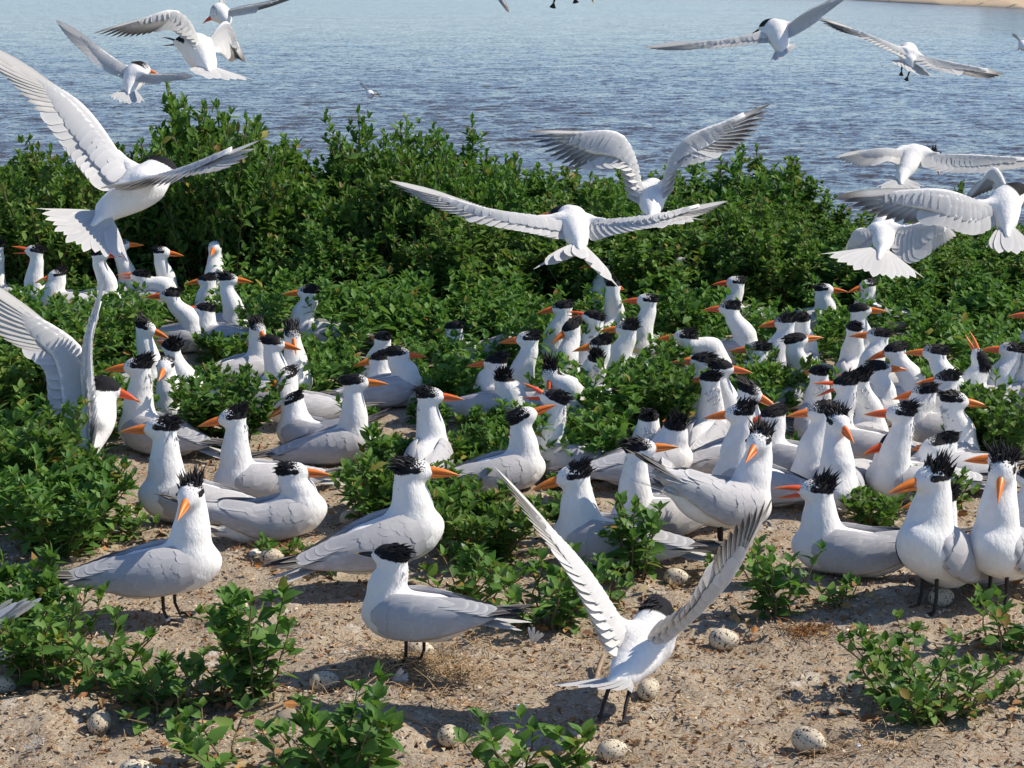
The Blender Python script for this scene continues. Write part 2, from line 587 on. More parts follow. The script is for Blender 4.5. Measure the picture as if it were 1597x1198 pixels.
# ------------------------------------------------------------------ leaves and plants
def leaf_template(kind):
    """unit leaf along +x, folded on its midrib, toothed edge; returns V, F, v"""
    if kind == 'fine':
        st = [(0.0, .014), (.14, .05), (.27, .19), (.42, .285), (.50, .255), (.64, .245), (.72, .19), (.88, .11), (1.0, .01)]
    elif kind == 'fine2':
        st = [(0.0, .014), (.16, .06), (.28, .23), (.38, .235), (.50, .30), (.60, .245), (.76, .19), (.88, .10), (1.0, .01)]
    elif kind == 'mid':
        st = [(0.0, .02), (.34, .28), (.68, .20), (1.0, .0)]
    else:
        st = [(0.0, .02), (.36, .25), (.70, .19), (1.0, .0)]
    V, vv = [], []
    for x, w in st:
        droop = -0.16 * x * x
        V += [(x, -w, droop + 0.30 * w), (x, 0, droop), (x, w, droop + 0.30 * w)]
        vv += [-1, 0, 1]
    F = []
    for k in range(len(st) - 1):
        a = 3 * k
        F += [(a, a + 3, a + 4, a + 1), (a + 1, a + 4, a + 5, a + 2)]
    return np.array(V, float), np.array(F), np.array(vv, float)


LT = {k: leaf_template(k) for k in ('fine', 'fine2', 'mid', 'coarse')}


def stamp(kind, pos, dirs, ups, size):
    """many copies of a leaf as one vertex/face array"""
    T, F, vv = LT[kind]
    n = len(pos)
    d = dirs / np.linalg.norm(dirs, axis=1, keepdims=True)
    y = np.cross(ups, d); y /= np.linalg.norm(y, axis=1, keepdims=True) + 1e-9
    z = np.cross(d, y)
    V = pos[:, None, :] + size[:, None, None] * (T[None, :, 0:1] * d[:, None, :] + T[None, :, 1:2] * y[:, None, :] + T[None, :, 2:3] * z[:, None, :])
    k = len(T)
    FF = (F[None] + (np.arange(n) * k)[:, None, None]).reshape(-1, F.shape[1])
    rnd = np.repeat(rng.random(n), k)
    return V.reshape(-1, 3), FF, np.tile(vv, n), rnd


def tube(path, r0, r1, seg=5):
    path = np.asarray(path, float); n = len(path)
    tg = np.gradient(path, axis=0); tg /= np.linalg.norm(tg, axis=1, keepdims=True) + 1e-9
    ref = np.array([0.31, 0.87, 0.1])
    a = np.cross(tg, ref); a /= np.linalg.norm(a, axis=1, keepdims=True) + 1e-9
    b = np.cross(tg, a)
    rad = np.linspace(r0, r1, n)
    ang = np.linspace(0, 2 * math.pi, seg, endpoint=False)
    V = path[:, None, :] + rad[:, None, None] * (np.cos(ang)[None, :, None] * a[:, None, :] + np.sin(ang)[None, :, None] * b[:, None, :])
    i = np.arange(n * seg).reshape(n, seg)
    j = np.roll(i, -1, axis=1)
    F = np.stack([i[:-1], j[:-1], j[1:], i[1:]], -1).reshape(-1, 4)
    return V.reshape(-1, 3), F


def merge(parts):
    V, F, off = [], [], 0
    for v, f in parts:
        V.append(v); F.append(np.asarray(f) + off); off += len(v)
    return np.concatenate(V), np.concatenate(F)


def grow(R0, h, nst, leaf, g, step=0.016, branch=0.0, spire=0.5, start=0.12, lean=0.45, dome=0.35):
    """stems with leaves in a spiral; returns leaf arrays and the stems' paths"""
    pos, dr, up, sz, stems = [], [], [], [], []
    for s in range(nst):
        rr = R0 * 0.55 * math.sqrt(g.random()); an = g.random() * 6.283
        bx, by = rr * math.cos(an), rr * math.sin(an)
        hh = h * (spire + (1 - spire) * g.random()) * (1.0 - dome * rr / (0.55 * R0) * 0.55)
        ln = lean * (0.3 + 0.7 * g.random())
        ox, oy = math.cos(an) * R0 * ln + g.normal(0, .1) * R0, math.sin(an) * R0 * ln + g.normal(0, .1) * R0
        t = np.linspace(0, 1, 6)
        path = np.stack([bx + ox * t ** 1.4, by + oy * t ** 1.4, hh * t], -1)
        path[1:-1] += g.normal(0, 0.006, (4, 3)) * [1, 1, 0]
        stems.append(path)
        lines = [(path, hh, True)]
        nb = int(branch * hh / 0.05)
        for b in range(nb):
            tt = 0.25 + 0.65 * g.random()
            q = np.array([np.interp(tt, t, path[:, c]) for c in range(3)])
            ba = g.random() * 6.283
            bl = (0.04 + 0.08 * g.random()) * (1.25 - tt) * (h / 0.5 + 0.4)
            e = q + np.array([math.cos(ba) * bl * 0.8, math.sin(ba) * bl * 0.8, bl * (0.5 + 0.5 * g.random())])
            pp = np.linspace(q, e, 3)
            lines.append((pp, bl, False))
        for pp, L, mainst in lines:
            nl = max(4, int(L / step))
            tt = np.linspace(start if mainst else 0.2, 1.0, nl)
            a0 = g.random() * 6.283
            base_t = np.linspace(0, 1, len(pp))
            for i, q in enumerate(tt):
                p = np.array([np.interp(q, base_t, pp[:, c]) for c in range(3)])
                an2 = a0 + i * 2.4 + g.normal(0, .25)
                el = R(5 + 60 * q ** 2 + g.normal(0, 16))
                d = np.array([math.cos(an2) * math.cos(el), math.sin(an2) * math.cos(el), math.sin(el)])
                u = np.array([g.normal(0, .35), g.normal(0, .35), 1.0])
                f = 0.55 + 0.45 * math.sin(math.pi * min(1, q * 0.8 + 0.15))
                pos.append(p); dr.append(d); up.append(u); sz.append(leaf * f * (0.75 + 0.5 * g.random()))
            for i in range(4):                                    # the young rosette at the tip
                an2 = g.random() * 6.283
                el = R(50 + g.normal(0, 14))
                pos.append(pp[-1]); dr.append(np.array([math.cos(an2) * math.cos(el), math.sin(an2) * math.cos(el), math.sin(el)]))
                up.append(np.array([-math.cos(an2) * .6, -math.sin(an2) * .6, 1.0])); sz.append(leaf * (0.45 + 0.3 * g.random()))
    return np.array(pos), np.array(dr), np.array(up), np.array(sz), stems


def foliage_mesh(name, kind, pos, dr, up, sz):
    V, F, vv, rnd = stamp(kind, pos, dr, up, sz)
    return mesh_np(name, V, F, [M_LEAFM], {"v": vv, "rnd": rnd})


def stems_mesh(name, stems, r0, r1):
    return mesh_np(name, *merge([tube(p, r0, r1) for p in stems]), [M_STEM])


# shrubs of the thicket: six grown shapes, shared
SHRUB, SHRUB_H = [], []
for v in range(6):
    g = np.random.default_rng(100 + v)
    a = grow(0.34, 0.78, 34, 0.060, g, step=0.017, branch=1.7, spire=0.80, start=0.08, lean=0.62, dome=1.05)
    SHRUB_H.append(float(np.percentile(a[0][:, 2], 99.7)) + 0.012)
    SHRUB.append((foliage_mesh("foliage", 'coarse', *a[:4]), stems_mesh("stem", a[4], 0.006, 0.003)))

N_SHRUB = [0]


def shrub(px, top, d, wide=1.0, label=None):
    """a shrub whose tip shows at (px, top) when it stands d metres away"""
    r = ray(px, top)
    z = CAM_H + r[2] / r[1] * d
    x = r[0] / r[1] * d
    g0 = float(gz(x, d))
    h = z - g0
    k = N_SHRUB[0]; N_SHRUB[0] += 1
    lab = label or ("dark green leafy shrub packed into the thicket between the tern colony and the bay")
    o = thing("shrub", lab, "shrub", (x, d, g0 - 0.01), random.random() * 6.28, "shrubs of the thicket along the water")
    fm, sm = SHRUB[k % 6]
    s = h / SHRUB_H[k % 6]
    sc = Matrix.Diagonal((wide * (0.75 + 0.25 * s), wide * (0.75 + 0.25 * s), s, 1))
    f = link("foliage", fm, o, sc); f['kind'] = 'stuff'
    link("stem", sm, o, sc)


back = [
    (-60, 236, ""), (20, 228, "skyline shrub at the far left behind the big raised white wing"), (105, 224, "skyline shrub just left of the big hovering tern's raised wing"),
    (190, 238, "lower skyline shrub between the hovering tern's raised wing and its head"), (262, 188, "bushy shrub left of the tallest spire, behind the hovering tern's black cap"),
    (357, 176, "shrub with a rounded tip directly right of the tallest spire"), (408, 240, "low dip of the skyline, a shrub behind the hovering tern's right wingtip"),
    (460, 204, "slim skyline shrub right of the hovering tern's right wingtip"), (515, 236, "low shrub between the slim one and the double spire"),
    (655, 190, "pointed skyline shrub standing right of the double spire"), (730, 204, "wide skyline shrub straight above the outstretched left wing in the middle"),
    (792, 240, "skyline shrub sloping down left of the upbeating tern's left wing"), (855, 264, "low skyline shrub beneath the upbeating tern's left wing"),
    (930, 268, "low shrub left of the upbeating tern's body"), (1025, 262, "small shrub framed between the two raised wings of the upbeating tern"),
    (1085, 288, "low shrub right of the upbeating tern's raised right wing"), (1198, 240, "shrub leaning on the right of the broad rounded shrub"),
    (1245, 284, "shrub where the thicket drops towards the right"), (1310, 320, "short shrub left of the tern with the wide white tail fan"),
    (1395, 340, "short shrub behind the hovering tern's hanging white tail"), (1562, 345, "short shrub behind the turning tern at the right edge"), (1650, 340, "")]
for px, ty, lab in back:
    shrub(px, ty, 9.9 + random.uniform(-.2, .25), random.uniform(.9, 1.1), lab or None)
shrub(312, 148, 9.8, 0.95, "tallest shrub of the thicket, its spire standing up against the water at left")
shrub(575, 182, 9.8, 0.85, "shrub with a narrow spire rising against the water left of the middle")
shrub(1138, 238, 9.7, 1.1, "broad rounded shrub standing above its neighbours right of the upbeating tern")
shrub(1482, 286, 10.1, 0.40, "thin lone sprig of a shrub poking up between the hovering terns at right")
SKX = [p[0] for p in back]; SKY = [p[1] for p in back]
for k, px in enumerate(range(-50, 1660, 68)):
    sk = float(np.interp(px, SKX, SKY))
    shrub(px + random.uniform(-22, 22), sk + random.uniform(14, 60) if px < 440 else sk + random.uniform(14, 78) if px < 1250 else sk + random.uniform(6, 40), 9.15 + random.uniform(-.18, .2), random.uniform(.72, .95))
for k, px in enumerate(range(-20, 1640, 112)):
    top = 340 + random.uniform(-36, 46) if px < 1270 else 392 + random.uniform(-20, 14)
    if px < 440: continue
    shrub(px + random.uniform(-34, 34), top, 8.62 + random.uniform(-.15, .15), random.uniform(.75, 1.05))

# single plants among the birds: px, ground py, radius, height, stems, leaf length, single leaves?, label
PLANTS = [
    (535, 1222, .085, .235, 7, .040, 1, "bright green sprig with large leaves at the bottom edge left of the middle"),
    (350, 1190, .085, .13, 7, .036, 1, "low leafy plant at the bottom edge between the corner egg and the tall sprig"),
    (450, 1215, .08, .13, 6, .036, 1, "small leafy plant at the bottom edge left of the bright sprig"),
    (812, 1222, .095, .155, 7, .042, 1, "bright leafy plant rising from the bottom edge below the raised-wing tern"),
    (400, 1085, .075, .29, 8, .038, 1, "tall narrow leafy sprig in front of two eggs beside the ringed tern"),
    (262, 1088, .12, .12, 11, .034, 1, "spreading low plant with droppings on its leaves behind the blotched egg"),
    (345, 1075, .08, .13, 6, .036, 1, "small plant hugging the foot of the tall narrow sprig"),
    (75, 1045, .13, .20, 16, .033, 1, "leafy clump at the left edge in front of the cut-off wingtips"),
    (150, 1050, .10, .15, 9, .034, 1, "leafy plant joining the left edge clump to the spreading low plant"),
    (25, 985, .11, .17, 9, .036, 0, "leafy plant behind the left edge clump beside the white wingtips"),
    (215, 1075, .07, .10, 6, .034, 1, "small leafy plant just above the dark-blotched round egg"),
    (505, 1190, .06, .12, 5, .036, 1, "small bright plant leaning on the left of the bright green sprig"),
    (1435, 1092, .150, .17, 26, .031, 1, "isolated round leafy clump on the sand at the right front"),
    (1575, 1005, .09, .14, 8, .034, 1, "green plant at the right edge below the crested tern with pale chest"),
    (1605, 1090, .05, .10, 4, .032, 1, "little sprig cut off by the right edge behind the round clump"),
    (1215, 962, .085, .18, 9, .034, 1, "leafy plant right of the raised-wing tern in front of the calling tern"),
    (1312, 946, .055, .06, 6, .028, 1, "flat dusty plant at the breast of the calling open-billed tern"),
    (715, 935, .12, .13, 11, .034, 1, "dark leafy clump right of the black-billed tern"),
    (848, 972, .13, .19, 14, .034, 1, "dense dark clump behind the left wing of the raised-wing tern"),
    (935, 935, .085, .13, 9, .033, 1, "leafy clump touching the raised wing under the long-billed tern"),
    (988, 902, .065, .23, 7, .036, 1, "upright sprig with rounded leaves in front of the sitting long-billed tern"),
    (752, 862, .15, .17, 16, .034, 0, "dense leafy clump between the long-billed tern and the middle tern"),
    (595, 818, .10, .17, 11, .034, 0, "leafy clump on the sand in the middle of the left group"),
    (95, 868, .15, .22, 14, .036, 0, "big leafy clump at left above the ringed tern's tail"),
    (178, 852, .09, .07, 8, .030, 0, "low leaves on the sand under the tern with the long straight bill"),
    (40, 790, .17, .27, 15, .036, 0, "leafy clump at the left edge beside the pinkish egg"),
    (135, 815, .07, .22, 6, .030, 0, "thin reddish-stemmed plant below the wing-raising tern"),
    (905, 742, .14, .22, 14, .034, 0, "leafy clump behind the dark-crested tern in the middle"),
    (1022, 690, .14, .30, 15, .034, 0, "tall bush in the middle of the right group of terns"),
    (1366, 832, .085, .085, 9, .030, 0, "low green plant on the sand between calling and crested terns"),
    (345, 690, .15, .27, 14, .034, 0, "leafy bush behind the terns at left centre"),
    (602, 738, .06, .13, 6, .034, 0, "leafy clump between two sitting terns facing right"),
    (1555, 742, .13, .29, 13, .034, 0, "tall leafy clump at the right edge behind the crested terns"),
    (60, 655, .24, .32, 20, .036, 0, "high leafy bank at the left edge under the spread wing"),
    (170, 590, .16, .30, 14, .036, 0, "leafy bush between the raised wing and the left crowd"),
    (1205, 640, .12, .20, 11, .034, 0, "leafy clump between the two halves of the right crowd"),
    (432, 872, .05, .045, 5, .026, 0, "tiny low plant behind the spotted eggs at left centre"),
    (505, 888, .06, .05, 6, .026, 0, "tiny dusty plant under the middle tern's tail"),
    (1120, 900, .05, .05, 5, .026, 0, "tiny plant on the sand beside the raised right wing"),
    (700, 772, .09, .09, 8, .034, 0, "leafy clump below the tern seen from behind"),
    (1530, 905, .05, .05, 5, .026, 0, "tiny plant at the feet of the crested tern at right"),
    (1470, 800, .08, .10, 7, .030, 0, "dusty low plant between the two crested terns at right"),
]
leafmesh = []
for kind in ('fine', 'fine2'):
    T, F, vv = LT[kind]
    leafmesh.append(mesh_np("leaf", T, F, [M_LEAF1], {"v": vv}))
for idx, (px, py, rad, h, nst, lf, single, label) in enumerate(PLANTS):
    if not single: h *= 1.15
    g = np.random.default_rng(500 + idx)
    b = onz(px, py)
    z = float(gz(b[0], b[1]))
    o = thing("leafy_plant", label, "plant", (b[0], b[1], z - 0.006), 0.0, "leafy plants among the terns")
    if single:
        pos, dr, up, sz, stems = grow(rad, h, int(nst * 1.3), lf * 1.42, g, step=0.0135, branch=0.4, spire=0.6, lean=0.9)
        n = len(pos)
        order = g.permutation(n)
        for i in order[:300]:
            d = Vector(dr[i]).normalized(); y = Vector(up[i]).cross(d).normalized(); zz = d.cross(y)
            m = Matrix(((d.x, y.x, zz.x, pos[i][0]), (d.y, y.y, zz.y, pos[i][1]), (d.z, y.z, zz.z, pos[i][2]), (0, 0, 0, 1)))
            link("leaf", leafmesh[int(g.integers(2))], o, m @ Matrix.Scale(float(sz[i]), 4))
        rest = order[300:]
        if len(rest):
            f = link("foliage", foliage_mesh("foliage", 'mid', pos[rest], dr[rest], up[rest], sz[rest]), o); f['kind'] = 'stuff'
    else:
        pos, dr, up, sz, stems = grow(rad, h, int(nst * 2.0), lf * 1.4, g, step=0.012, branch=0.9, spire=0.6, lean=0.9)
        f = link("foliage", foliage_mesh("foliage", 'mid', pos, dr, up, sz), o); f['kind'] = 'stuff'
    link("stem", stems_mesh("stem", stems, 0.0026, 0.0014), o)

# ------------------------------------------------------------------ birds: surfaces
def surface_nets(Fv, org, h):
    nx, ny, nz = Fv.shape
    ins = Fv < 0
    c = [(i, j, k) for i in (0, 1) for j in (0, 1) for k in (0, 1)]
    def sub(A, o): return A[o[0]:nx - 1 + o[0], o[1]:ny - 1 + o[1], o[2]:nz - 1 + o[2]]
    cnt = sum(sub(ins, o).astype(np.int8) for o in c)
    act = (cnt > 0) & (cnt < 8)
    idx = -np.ones(act.shape, int)
    cells = np.argwhere(act)
    idx[act] = np.arange(len(cells))
    acc = np.zeros((len(cells), 3)); num = np.zeros(len(cells))
    vals = {o: sub(Fv, o)[act] for o in c}
    for o in c:
        for ax in range(3):
            if o[ax]: continue
            q = list(o); q[ax] = 1; q = tuple(q)
            a, b = vals[o], vals[q]
            m = (a < 0) != (b < 0)
            t = a / (a - b + 1e-12 * (a == b))
            p = np.tile(np.array(o, float), (len(cells), 1)); p[:, ax] = t
            acc[m] += p[m]; num[m] += 1
    V = org + h * (cells + acc / num[:, None])
    faces = []
    for ax in range(3):
        u, v = (ax + 1) % 3, (ax + 2) % 3
        sl0 = [slice(None)] * 3; sl1 = [slice(None)] * 3
        sl0[ax] = slice(0, -1); sl1[ax] = slice(1, None)
        A, B = ins[tuple(sl0)], ins[tuple(sl1)]
        e = np.argwhere(A != B)
        ok = (e[:, u] > 0) & (e[:, v] > 0) & (e[:, u] < Fv.shape[u] - 1) & (e[:, v] < Fv.shape[v] - 1)
        e = e[ok]
        if not len(e): continue
        flip = A[tuple(e.T)]
        def cell(du, dv):
            q = e.copy(); q[:, u] -= du; q[:, v] -= dv
            return idx[tuple(q.T)]
        f = np.stack([cell(1, 1), cell(0, 1), cell(0, 0), cell(1, 0)], -1)
        f[~flip] = f[~flip][:, ::-1]
        faces.append(f)
    return V, np.concatenate(faces)


def smin(a, b, k):
    hh = np.clip(0.5 + 0.5 * (b - a) / k, 0, 1)
    return b * (1 - hh) + a * hh - k * hh * (1 - hh)


def solid(prims, vox, pad=0.012):
    """prims: ('cone',a,b,ra,rb,k) or ('ell',c,axes3x3,radii,k)"""
    lo = np.full(3, 9.0); hi = -lo
    for p in prims:
        if p[0] == 'cone':
            for q, r in ((p[1], p[3]), (p[2], p[4])):
                lo = np.minimum(lo, q - r); hi = np.maximum(hi, q + r)
        else:
            r = max(p[3]); lo = np.minimum(lo, p[1] - r); hi = np.maximum(hi, p[1] + r)
    lo -= pad + vox; hi += pad + vox
    n = np.ceil((hi - lo) / vox).astype(int) + 1
    ax = [lo[i] + vox * np.arange(n[i]) for i in range(3)]
    G = np.stack(np.meshgrid(*ax, indexing='ij'), -1).astype(np.float32)
    D = None
    for p in prims:
        if p[0] == 'cone':
            a, b = p[1].astype(np.float32), p[2].astype(np.float32)
            ba = b - a
            t = np.clip(((G - a) @ ba) / max(float(ba @ ba), 1e-9), 0, 1)
            d = np.sqrt((((G - a) - t[..., None] * ba) ** 2).sum(-1)) - (p[3] + (p[4] - p[3]) * t)
        else:
            q = (G - p[1].astype(np.float32)) @ np.asarray(p[2], np.float32).T
            r = np.asarray(p[3], np.float32)
            k0 = np.sqrt(((q / r) ** 2).sum(-1)); k1 = np.sqrt(((q / r ** 2) ** 2).sum(-1)) + 1e-6
            d = k0 * (k0 - 1) / k1
        D = d if D is None else smin(D, d, p[-1])
    return surface_nets(D, lo, vox)


def feather_mesh(name, prof, mat, curve=0.03):
    """a feather blade along +x, unit length and unit width, with a lens section"""
    V, u, v, F = [], [], [], []
    for x, w in prof:
        z = curve * math.sin(math.pi * x)
        for y, dz, vv in ((-0.5 * w, 0, -1), (0, 0.02 * min(1, w + .2), 0), (0.5 * w, 0, 1), (0, -0.012, 0)):
            V.append((x, y, z + dz * 0.25)); u.append(x); v.append(vv)
    n = len(prof)
    for k in range(n - 1):
        a = 4 * k
        for j in range(4):
            F.append((a + j, a + (j + 1) % 4, a + 4 + (j + 1) % 4, a + 4 + j))
    return mesh_np(name, V, np.array(F), [mat], {"u": u, "v": v}, smooth=False)


ROUND = [(0, .55), (.3, .95), (.65, 1.0), (.84, .97), (.92, .82), (.97, .55), (1.0, .15)]
POINT = [(0, .5), (.25, .9), (.5, 1.0), (.75, .78), (.92, .42), (1.0, .04)]
STREAM = [(0, .6), (.3, 1.0), (.55, .85), (.78, .45), (1.0, .04)]
FE = {
    'sec': feather_mesh("secondary_feather", ROUND, M_FWHITE), 'secg': feather_mesh("secondary_feather", ROUND, M_FGREY),
    'prim': feather_mesh("primary_feather", POINT, M_FPRIM), 'primp': feather_mesh("primary_feather", POINT, M_FPALE),
    'dark': feather_mesh("primary_feather", POINT, M_FDARK), 'grey': feather_mesh("tertial_feather", ROUND, M_FGREY),
    'tail': feather_mesh("tail_feather", [(0, .5), (.35, .9), (.65, 1.0), (.82, .80), (.93, .45), (1, .04)], M_FWHITE),
    'stream': feather_mesh("tail_feather", STREAM, M_FWHITE),
}


def place_feather(kind, a, b, width, normal, parent, name, thick=0.02):
    a, b = Vector(a), Vector(b)
    x = b - a; L = x.length
    if L < 1e-5: return None
    x.normalize()
    z = Vector(normal); z = (z - x * z.dot(x))
    if z.length < 1e-5: z = x.orthogonal()
    z.normalize()
    y = z.cross(x)
    m = Matrix(((x.x * L, y.x * width, z.x * thick * 4, a.x), (x.y * L, y.y * width, z.y * thick * 4, a.y), (x.z * L, y.z * width, z.z * thick * 4, a.z), (0, 0, 0, 1)))
    return link(name, FE[kind], parent, m)


def mandible(L, w, h0, upper):
    """half a bill along +x; upper has a curved culmen"""
    n = 9
    V, u = [], []
    for k in range(n):
        t = k / (n - 1)
        ww = w * (1 - t ** 1.5) * 0.5 + 0.0006
        hh = h0 * (1 - t ** 1.7) + 0.0006
        drop = -0.0075 * t * t if upper else 0.0015 * t
        for a in np.linspace(0, math.pi, 6):
            c, s = math.cos(a), math.sin(a)
            V.append((L * t, ww * c, (hh * s if upper else -hh * s) + drop)); u.append(t)
    i = np.arange(n * 6).reshape(n, 6); j = np.roll(i, -1, axis=1)
    F = np.stack([i[:-1], j[:-1], j[1:], i[1:]], -1).reshape(-1, 4)
    if not upper: F = F[:, ::-1]
    cap = np.array([[0, 1, 2, 3], [0, 3, 4, 5]])
    F = np.concatenate([F, cap])
    return np.array(V), F, np.array(u)


def sphere(c, r, n=8):
    V, F = [], []
    for i in range(n + 1):
        a = math.pi * i / n
        for j in range(2 * n):
            b = math.pi * j / n
            V.append((c[0] + r * math.sin(a) * math.cos(b), c[1] + r * math.sin(a) * math.sin(b), c[2] + r * math.cos(a)))
    for i in range(n):
        for j in range(2 * n):
            k = (j + 1) % (2 * n)
            F.append((i * 2 * n + j, (i + 1) * 2 * n + j, (i + 1) * 2 * n + k, i * 2 * n + k))
    return np.array(V), np.array(F)


def head_parts(root, hpos, fr, S, gape, redness, black, crest, g, far=False, thick=1.0):
    """bill, eyes and crest; fr: rows are the head's forward, left and up"""
    fr = np.asarray(fr)
    def W(q): return hpos + S * (np.asarray(q, float) @ fr)
    L = 0.074 if not black else 0.060
    hgt = 0.0130 * thick if not black else 0.0070
    for upper in (True, False):
        V, F, u = mandible(L if upper else L * 0.95, (0.0185 if not black else 0.0100) * thick, hgt * (1.0 if upper else 0.8), upper)
        a = R(gape) * (0.55 if upper else -0.45) - R(3)
        ca, sa = math.cos(a), math.sin(a)
        V = np.stack([V[:, 0] * ca - V[:, 2] * sa, V[:, 1], V[:, 0] * sa + V[:, 2] * ca], -1) + np.array([0.0285, 0, -0.0015 if upper else -0.0035])
        o = link("upper_bill" if upper else "lower_bill", mesh_np("bill", W(V), F, [M_BBILL if black else M_BILL], {"u": u}), root)
        o['redness'] = float(redness)
    if not far:
        for s in (1, -1):
            V, F = sphere((0.0125, 0.0252 * s, 0.0068), 0.0044, 6)
            link("eye", mesh_np("eye", W(V), F, [M_EYE]), root)
    if crest > 0.02:
        parts = []
        nb = 110 if not far else 46
        for k in range(nb):
            x = -0.034 + 0.040 * g.random() ** 1.2; y = g.uniform(-0.021, 0.021)
            zz = 0.030 * math.sqrt(max(0.05, 1 - (x / .040) ** 2 - (y / .030) ** 2)) - 0.004
            back = 1.0 - 0.70 * crest + g.normal(0, .16 + .16 * crest)
            d = np.array([-back - (0.25 if x < -.02 else 0), y * (4 + 14 * crest) + g.normal(0, .10 + .22 * crest), 0.06 + 1.05 * crest + g.normal(0, .08 + .10 * crest)])
            d /= np.linalg.norm(d)
            ln = (0.009 + 0.030 * g.random() ** 1.3) * (0.6 + 0.55 * crest) * (1.15 if x < -0.015 else 0.75)
            b = np.array([x, y, zz])
            mid = b + d * ln * 0.5 + np.array([-0.002, 0, 0.001])
            tip = b + d * ln + np.array([-0.004, 0, -0.002])
            sd_ = np.cross(d, [g.normal(), g.normal(), g.normal()]); sd_ /= np.linalg.norm(sd_)
            s2 = np.cross(d, sd_)
            w = 0.0030
            V = np.array([b + sd_ * w, b + s2 * w, b - sd_ * w, b - s2 * w, mid + sd_ * w * .7, mid + s2 * w * .7, mid - sd_ * w * .7, mid - s2 * w * .7, tip, tip, tip, tip])
            i = np.arange(12).reshape(3, 4); j = np.roll(i, -1, axis=1)
            parts.append((V, np.stack([i[:-1], j[:-1], j[1:], i[1:]], -1).reshape(-1, 4)))
        V, F = merge(parts)
        link("crest", mesh_np("crest", W(V), F, [M_BLACK]), root)


def body_object(root, prims, vox, hpos, fr, S, forehead, g, ruff=0.0016):
    V, F = solid(prims, vox)
    hc = (V - hpos) @ np.asarray(fr).T / S
    me = mesh_np("body", V, F, [M_BODY], {"hc": hc})
    o = link("body", me, root)
    o['forehead'] = float(forehead)
    return o


def leg_parts(root, hip, foot, S, yaw_vec, ring=False):
    hip, foot = np.array(hip), np.array(foot)
    knee = hip * 0.45 + foot * 0.55 + np.array(yaw_vec) * -0.006 * S
    V, F = tube([hip, knee, foot], 0.0046 * S, 0.0034 * S, 6)
    l = link("leg", mesh_np("leg", V, F, [M_LEG]), root)
    f = np.array(yaw_vec); s = np.array([-f[1], f[0], 0])
    c = foot
    tips = [c + (f * 0.036 + s * 0.017 * k) * S for k in (1, 0, -1)]
    top = c + np.array([0, 0, 0.006 * S])
    V = [top, c - f * 0.008 * S] + tips + [(tips[0] + tips[1]) / 2 - f * .006 * S, (tips[1] + tips[2]) / 2 - f * .006 * S]
    V = np.array(V) + np.array([0, 0, 0.003])
    Fq = np.array([(0, 2, 5), (0, 5, 3), (0, 3, 6), (0, 6, 4), (0, 4, 1), (0, 1, 2), (1, 5, 2), (1, 3, 5), (1, 6, 3), (1, 4, 6)])
    link("foot", mesh_np("foot", V, Fq, [M_LEG], smooth=False), l)
    if ring:
        a = knee * 0.35 + foot * 0.65; b = knee * 0.15 + foot * 0.85
        V, F = tube([a, b], 0.0062 * S, 0.0062 * S, 8)
        link("leg_ring", mesh_np("leg_ring", V, F, [M_RING]), l)
    return l


GROUP_SIT = "terns gathered on the ground"
BASES = []


